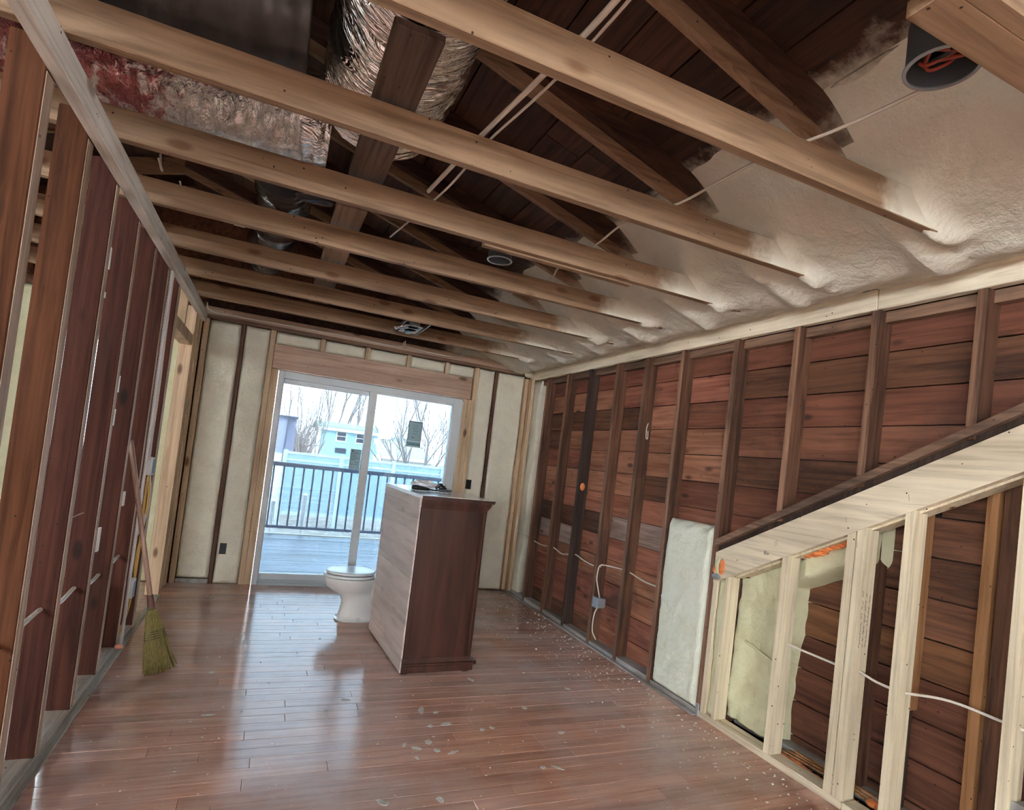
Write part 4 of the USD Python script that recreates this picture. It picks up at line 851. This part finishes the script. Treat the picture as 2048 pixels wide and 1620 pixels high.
obj("flush_lever", bar((.213, -.16, .60), (.205, -.08, .595), .012, .012), M_steel, to); obj("bolt_cap", blob((.06, -.108, .022), .014, 2, (1, 1, .8), 2, 0), M_porc, to, smooth=True)
single("coiled_rag", blob((1.66, 4.78, .05), .05, 61, (1, .7, .9)), plain("grey_rag", (.16, .145, .14), .8), "dark grey rag on the floor tucked behind the toilet pedestal", "rag", smooth=True)

# ------------------------------------------------------------------ debris on the floor
def chips(n, f, seed, smin, smax):
    q = np.random.RandomState(seed); ms = []
    for i in range(n):
        x, y = f(q); s = q.uniform(smin, smax)
        if 1.15 < x < 2.2 and (3.55 < y < 4.75 or 4.6 < y < 5.15 and x < 1.9): continue
        m = hull(q.randn(7, 3)*np.array([s, s*.8, s*.4])+[x, y, 0]); m.apply_translation([0, 0, .0005-m.bounds[0, 2]]); ms.append(m)
    return cat(*ms)
def nearright(q): 
    return W-.05-abs(q.randn())*.22, q.uniform(1.2, 5.9)
def anywhere(q): return q.uniform(.0, 3.1), q.uniform(1.6, 5.85)
single("foam_crumbs", cat(chips(520, nearright, 1, .002, .0065), chips(300, anywhere, 2, .0015, .005), chips(120, lambda q: (q.uniform(2.4, 3.15), q.uniform(4.2, 5.9)), 3, .002, .008)), M_debris, "scattered white foam crumbs on the wooden floor", "debris", kind="stuff")
single("crumbs_on_sill", chips(60, lambda q: (W+.11+q.rand()*.12, q.uniform(1.7, 2.3)), 6, .003, .007), M_debris, "white crumbs on the sill under the stair", "debris", kind="stuff")
M_flake = plain("flake", (.62, .61, .58), .75, noise=.15, scale=40)
SPL = [(1.58, 3.12), (1.65, 3.08), (1.67, 2.94), (1.58, 2.93), (1.41, 2.76), (1.46, 2.72), (1.53, 2.77), (1.44, 2.63), (1.55, 2.68), (1.62, 2.65), (2.0, 3.51), (2.59, 3.3), (2.18, 3.07), (1.9, 2.86), (1.84, 2.85), (2.07, 2.43), (2.66, 2.76), (2.26, 2.75), (2.0, 2.44), (1.46, 2.29), (1.23, 2.32), (.5, 3.77), (.53, 3.21), (1.2, 3.3)]
for i, (x, y) in enumerate(SPL):
    q = random.Random(i); s1, s2, an = .012+.022*q.random(), .008+.012*q.random(), q.uniform(0, 3.1)
    if i in (0, 4, 9, 10): s1 *= 1.6
    P = []
    for a in np.linspace(0, 6.283, 13)[:-1]:
        r_ = .6+.5*q.random(); u, v = s1*r_*math.cos(a), s2*r_*math.sin(a); P.append((x+u*math.cos(an)-v*math.sin(an), y+u*math.sin(an)+v*math.cos(an)))
    obj("plaster_splat", prism(P, .0004, .0022, 'z'), M_flake, fl)

# ------------------------------------------------------------------ outdoors
ot = structure("ground_outside")
obj("earth", bx(-40, 60, 11.2, 120, -1.2, -.78, 0), M_ground, ot)
obj("canal_bed", bx(-40, 60, L+.12, 11.3, -2.6, -2.5, 0), M_ground, ot)
dk = thing("wooden_deck", "grey-blue board deck outside the sliding door", "deck", (0, 0, 0))
y = L+.125
while y < 9.28:
    obj("deck_board", bx(-2.5, 6.5, y, y+.136, -.075, -.045+rng.uniform(-.002, .002), .003), M_deck, dk); y += .142
obj("rim_board", bx(-2.5, 6.5, y, y+.035, -.24, -.03), M_cap, dk)
RY = 9.22
rl = thing("deck_railing", "dark metal deck railing with upright balusters", "railing", (0, RY, 0))
obj("top_rail", bx(-2.5, 6.5, -.03, .03, .975, 1.035, .006), M_rail, rl); obj("bottom_rail", bx(-2.5, 6.5, -.02, .02, .065, .105, .004), M_rail, rl)
x = .885-.1378*24
while x < 6.4:
    obj("baluster", bx(x-.012, x+.012, -.012, .012, .105, .975, .002), M_rail, rl); x += .1378
for i, (x, z1) in enumerate(((.80, .45), (1.235, .575), (1.605, .61))):
    lab = ["leftmost white mooring post beyond the railing", "thick white mooring post, middle one beyond the railing", "slim white mooring post, rightmost beyond the railing"][i]
    r_ = (.036, .038, .022)[i]
    t = thing("mooring_post", lab, "post", (x, 9.43, -1.2)); obj("shaft", lathe([(0, 0), (r_, 0), (r_, z1+1.18), (0, z1+1.18)], 18), M_pole, t, smooth=40); obj("cap", lathe([(r_*1.06, z1+1.17), (r_*1.06, z1+1.185), (r_*.6, z1+1.2), (0, z1+1.205), (0, z1+1.17)], 18), M_pole, t, smooth=40)
# bulkhead across the water
bk = thing("bulkhead", "timber bulkhead with a pale cap rail across the canal", "bulkhead", (0, 11.2, 0))
obj("cap_board", bx(-20, 30, -.16, .05, -.52, -.40), M_cap, bk); obj("sheet_timber", bx(-20, 30, -.02, .06, -2.4, -.52), M_timber, bk); obj("waler", bx(-20, 30, -.12, -.02, -.92, -.80), M_cap, bk)
for i in range(46): obj("piling", bx(-3.5+.42*i-.05, -3.5+.42*i+.05, -.14, -.02, -2.4, -.50+.0*i), M_pile, bk)
fc = thing("vinyl_fence", "long pale blue vinyl privacy fence behind the railing", "fence", (0, 15.0, 0))
for i in range(20):
    x0 = 1.02+i*1.30; h = 1.08+.004*i
    obj("panel", bx(x0+.03, x0+1.27, -.015, .015, -.45, h-.06), M_fence, fc); obj("post", bx(x0-.05, x0+.05, -.05, .05, -.8, h+.03), M_fencerail, fc); obj("rail", cat(bx(x0, x0+1.30, -.03, .03, .72, .78), bx(x0, x0+1.3, -.03, .03, .86, .91), bx(x0, x0+1.3, -.03, .03, -.45, -.36), bx(x0, x0+1.3, -.03, .03, h-.06, h)), M_fencerail, fc)
# neighbouring houses
hb = thing("shed_building", "lavender-grey building at the left behind the fence line", "building", (0, 16.6, 0))
obj("wall", bx(-6, 1.02, 0, 4, .97, 1.92), M_lav, hb); obj("base_wall", bx(-6, 1.02, -.01, 4, -.9, .97), M_gable, hb); obj("roof_edge", bx(-6.2, 1.26, -.1, 4.2, 1.92, 1.97), M_rail, hb); obj("wing", bx(1.02, 1.25, .5, 4, 1.0, 1.92), M_lav, hb); obj("downpipe", tube([(1.03, -.04, 1.9), (1.0, -.04, .75)], .02, 8, 0), M_rail, hb)
SC = 50.0
def at_d(x, z, d=SC, ref=30.0): return CAM[0]+(x-CAM[0])*d/ref, CAM[2]+(z-CAM[2])*d/ref
hs = thing("blue_house", "two-storey pale blue house with a white gable end and green roof", "house", (0, SC, 0))
xl, ze = at_d(2.85, 2.11); xr, _ = at_d(5.95, 2.11); _, zr_ = at_d(0, 2.42); _, zbt = at_d(0, .6)
obj("front_wall", bx(xl, xr, 0, .2, -2, ze-.12, 0), M_house, hs); obj("gable_wall", prism([(0, -2), (6.5, -2), (6.5, ze-.12), (3.2, zr_-.05), (0, ze-.12)], xl-.1, xl, 'x'), M_gable, hs)
obj("gable_return", prism([(xl-1.5, -2), (xl-.1, -2), (xl-.1, ze-.2)], .5, .6, 'y'), M_gable, hs)
obj("far_gable", prism([(0, -2), (6.5, -2), (6.5, ze-.12), (3.2, zr_-.05), (0, ze-.12)], xr-.1, xr, 'x'), M_house, hs)
obj("roof", cat(hull([(x, y, z+t_) for x in (xl-.35, xr+.3) for y, z in ((-.45, ze+.02), (3.2, zr_)) for t_ in (0, .1)]), hull([(x, y, z+t_) for x in (xl-.35, xr+.3) for y, z in ((6.9, ze+.02), (3.2, zr_)) for t_ in (0, .1)])), M_roofg, hs)
obj("fascia", bx(xl-.35, xr+.3, -.5, -.4, ze-.2, ze+.04, 0), M_trim, hs); obj("vent_pipe", bx(xl+2.6, xl+2.75, .8, .95, ze, ze+.45), M_trim, hs)
for a, b_ in ((3.645, 4.05), (4.575, 4.965)):
    x0_, z1_ = at_d(a, 1.97); x1_, z0_ = at_d(b_, 1.55)
    f = obj("window_frame", cat(bx(x0_-.1, x1_+.1, -.08, 0, z0_-.12, z0_, 0), bx(x0_-.1, x1_+.1, -.08, 0, z1_, z1_+.1, 0), bx(x0_-.1, x0_, -.08, 0, z0_, z1_, 0), bx(x1_, x1_+.1, -.08, 0, z0_, z1_, 0), bx(x0_, x1_, -.08, 0, (z0_+z1_)/2-.03, (z0_+z1_)/2+.03, 0)), M_trim, hs)
    obj("pane", bx(x0_, x1_, -.05, -.02, z0_, z1_, 0), M_dkglass, str(f.GetPath()))
x0_, z1_ = at_d(3.62, 1.18); x1_, z0_ = at_d(4.15, .93)
obj("low_window", bx(x0_, x1_, -.06, 0, z0_, z1_, 0), M_dkglass, hs)
D2 = SC-7
lh = thing("low_house", "single-storey house with a broad tan roof right of the blue house", "house", (0, D2, 0))
x0_, ze2 = at_d(5.80, 1.03, D2); x1_, _ = at_d(8.80, 1.0, D2); _, zt2 = at_d(0, 1.83, D2)
obj("roof", cat(hull([(x, y, z+t_) for (x, y, z) in ((x0_, -.5, ze2), (x1_, -.5, ze2-.05), (x0_+.2, 4, zt2), (x1_-1.0, 4, zt2)) for t_ in (0, .1)])), M_rooftan, lh); obj("wall", bx(x0_+.2, x1_-.3, .1, 4, -2, ze2, 0), M_gable, lh); obj("fascia", bx(x0_-.1, x1_+.1, -.6, -.5, ze2-.18, ze2+.05, 0), M_trim, lh); obj("end_board", bar((x0_, -.55, ze2), (x0_+.2, 4, zt2), .2, .25), M_trim, lh)
gh = thing("grey_gabled_house", "far grey-roofed house with a small gable between the other two roofs", "house", (0, 66, 0))
x0_, zq = at_d(5.75, 1.85, 66); x1_, zt = at_d(7.6, 2.0, 66); xm, _ = at_d(7.05, 1.9, 66); _, z1_ = at_d(0, 2.0, 66)
obj("roof", hull([(x0_-1, 0, zq-.4), (x1_+1, 0, zq-.4), (x0_-.3, 4, zt+.2), (x1_-.5, 4, zt+.2), (x0_-.3, 4, zq-.5), (x1_, 4, zq-.5)]), M_roofgrey, gh); obj("gable", prism([(xm-1.3, zq-.6), (xm+1.3, zq-.6), (xm, zt-.15)], -.5, 3, 'y'), M_rooftan, gh); obj("gable_trim", cat(bar((xm-1.35, -.55, zq-.55), (xm, -.55, zt-.08), .12, .12), bar((xm+1.35, -.55, zq-.55), (xm, -.55, zt-.08), .12, .12)), M_trim, gh); obj("wall", bx(x0_-1, x1_+1, .2, 4, -2, zq-.35, 0), M_gable, gh)

def tree(name, label, base, h, stems, seed, spread=.28, depth=4, group=None):
    q = random.Random(seed); t = thing(name, label, "tree", base, group=group); tr, br = [], []
    def grow(p, d, l, r, lev):
        pts = [p]; dd = np.array(d)
        for k in range(4):
            dd = dd+np.array([q.uniform(-.12, .12), q.uniform(-.12, .12), .06]); dd /= np.linalg.norm(dd); pts.append(pts[-1]+dd*l/4)
        (tr if lev == 0 else br).append(tube(pts, [r, r*.85, r*.6], 5, 0))
        if lev >= depth: return
        for k in range(q.choice([2, 3, 3]) if lev else 4):
            i = q.choice([2, 3, 4]); a = q.uniform(0, 6.28); s = spread*q.uniform(.8, 1.9)
            nd = dd+np.array([s*math.cos(a), s*math.sin(a)*.8, q.uniform(-.05, .2)]); nd /= np.linalg.norm(nd)
            grow(pts[i], nd, l*q.uniform(.5, .75), r*.55, lev+1)
    for (dx, ang, hh) in stems: grow(np.array([dx*.3, 0, 0]), np.array([math.sin(ang), q.uniform(-.05, .05), math.cos(ang)]), h*hh*.62, h*.0085, 0)
    obj("trunk", cat(*tr), M_bark, t, smooth=True); obj("branches", cat(*br), M_bark, t, smooth=True)
G = "bare winter trees beyond the fence"
tree("bare_tree", "bare tree with several upright trunks just left of the blue house", (2.13, 26, -.8), 4.3, [(-.2, -.03, .95), (.1, .02, 1.), (.3, .08, .9), (-.3, -.10, .7)], 4, .22, 3)
tree("bare_tree", "bare tree with two tall trunks rising behind the blue house roof", (at_d(3.02, 0, 62)[0], 62, -1), 11.2, [(-1, -.02, 1.), (1.2, .06, 1.0), (4.5, .16, .85), (7.5, .27, .9)], 8, .22, 3)
tree("bare_tree", "slender bare tree at the far left above the lavender building", (at_d(1.22, 0, 30)[0], 30, -.8), 4.6, [(0, .06, 1.), (.6, .2, .7)], 12, .26, 3)
tree("bare_tree", "wide-spreading bare tree at the right edge of the sliding door view", (4.70, 16.5, -.8), 4.3, [(0, -.02, 1.), (.1, -.22, .85), (-.1, .12, .95), (0, -.5, .62)], 15, .42, 4)
tree("bare_tree", "distant bare tree behind the low tan-roofed house", (at_d(8.3, 0, 58)[0], 58, -1), 6.6, [(0, -.25, 1.), (0, .2, .9), (0, .0, 1.), (2, .3, .8), (-2, -.3, .7)], 19, .5, 4)
# brush behind the first tree
def brush(seed, x0, x1, y, z, n, h):
    q = random.Random(seed); return cat(*[tube([(a := q.uniform(x0, x1), y+q.uniform(-1, 1), z), (a+q.uniform(-.3, .3), y, z+h*q.uniform(.4, 1)), (a+q.uniform(-.7, .7), y, z+h*q.uniform(.7, 1.3))], .02, 4, 0) for _ in range(n)])
single("bare_brush", brush(5, 1.6, 2.6, 34, -.8, 130, 2.4), plain("brush", (.30, .22, .20), .9), "thicket of bare brownish brush left of the blue house", "bushes", kind="stuff")
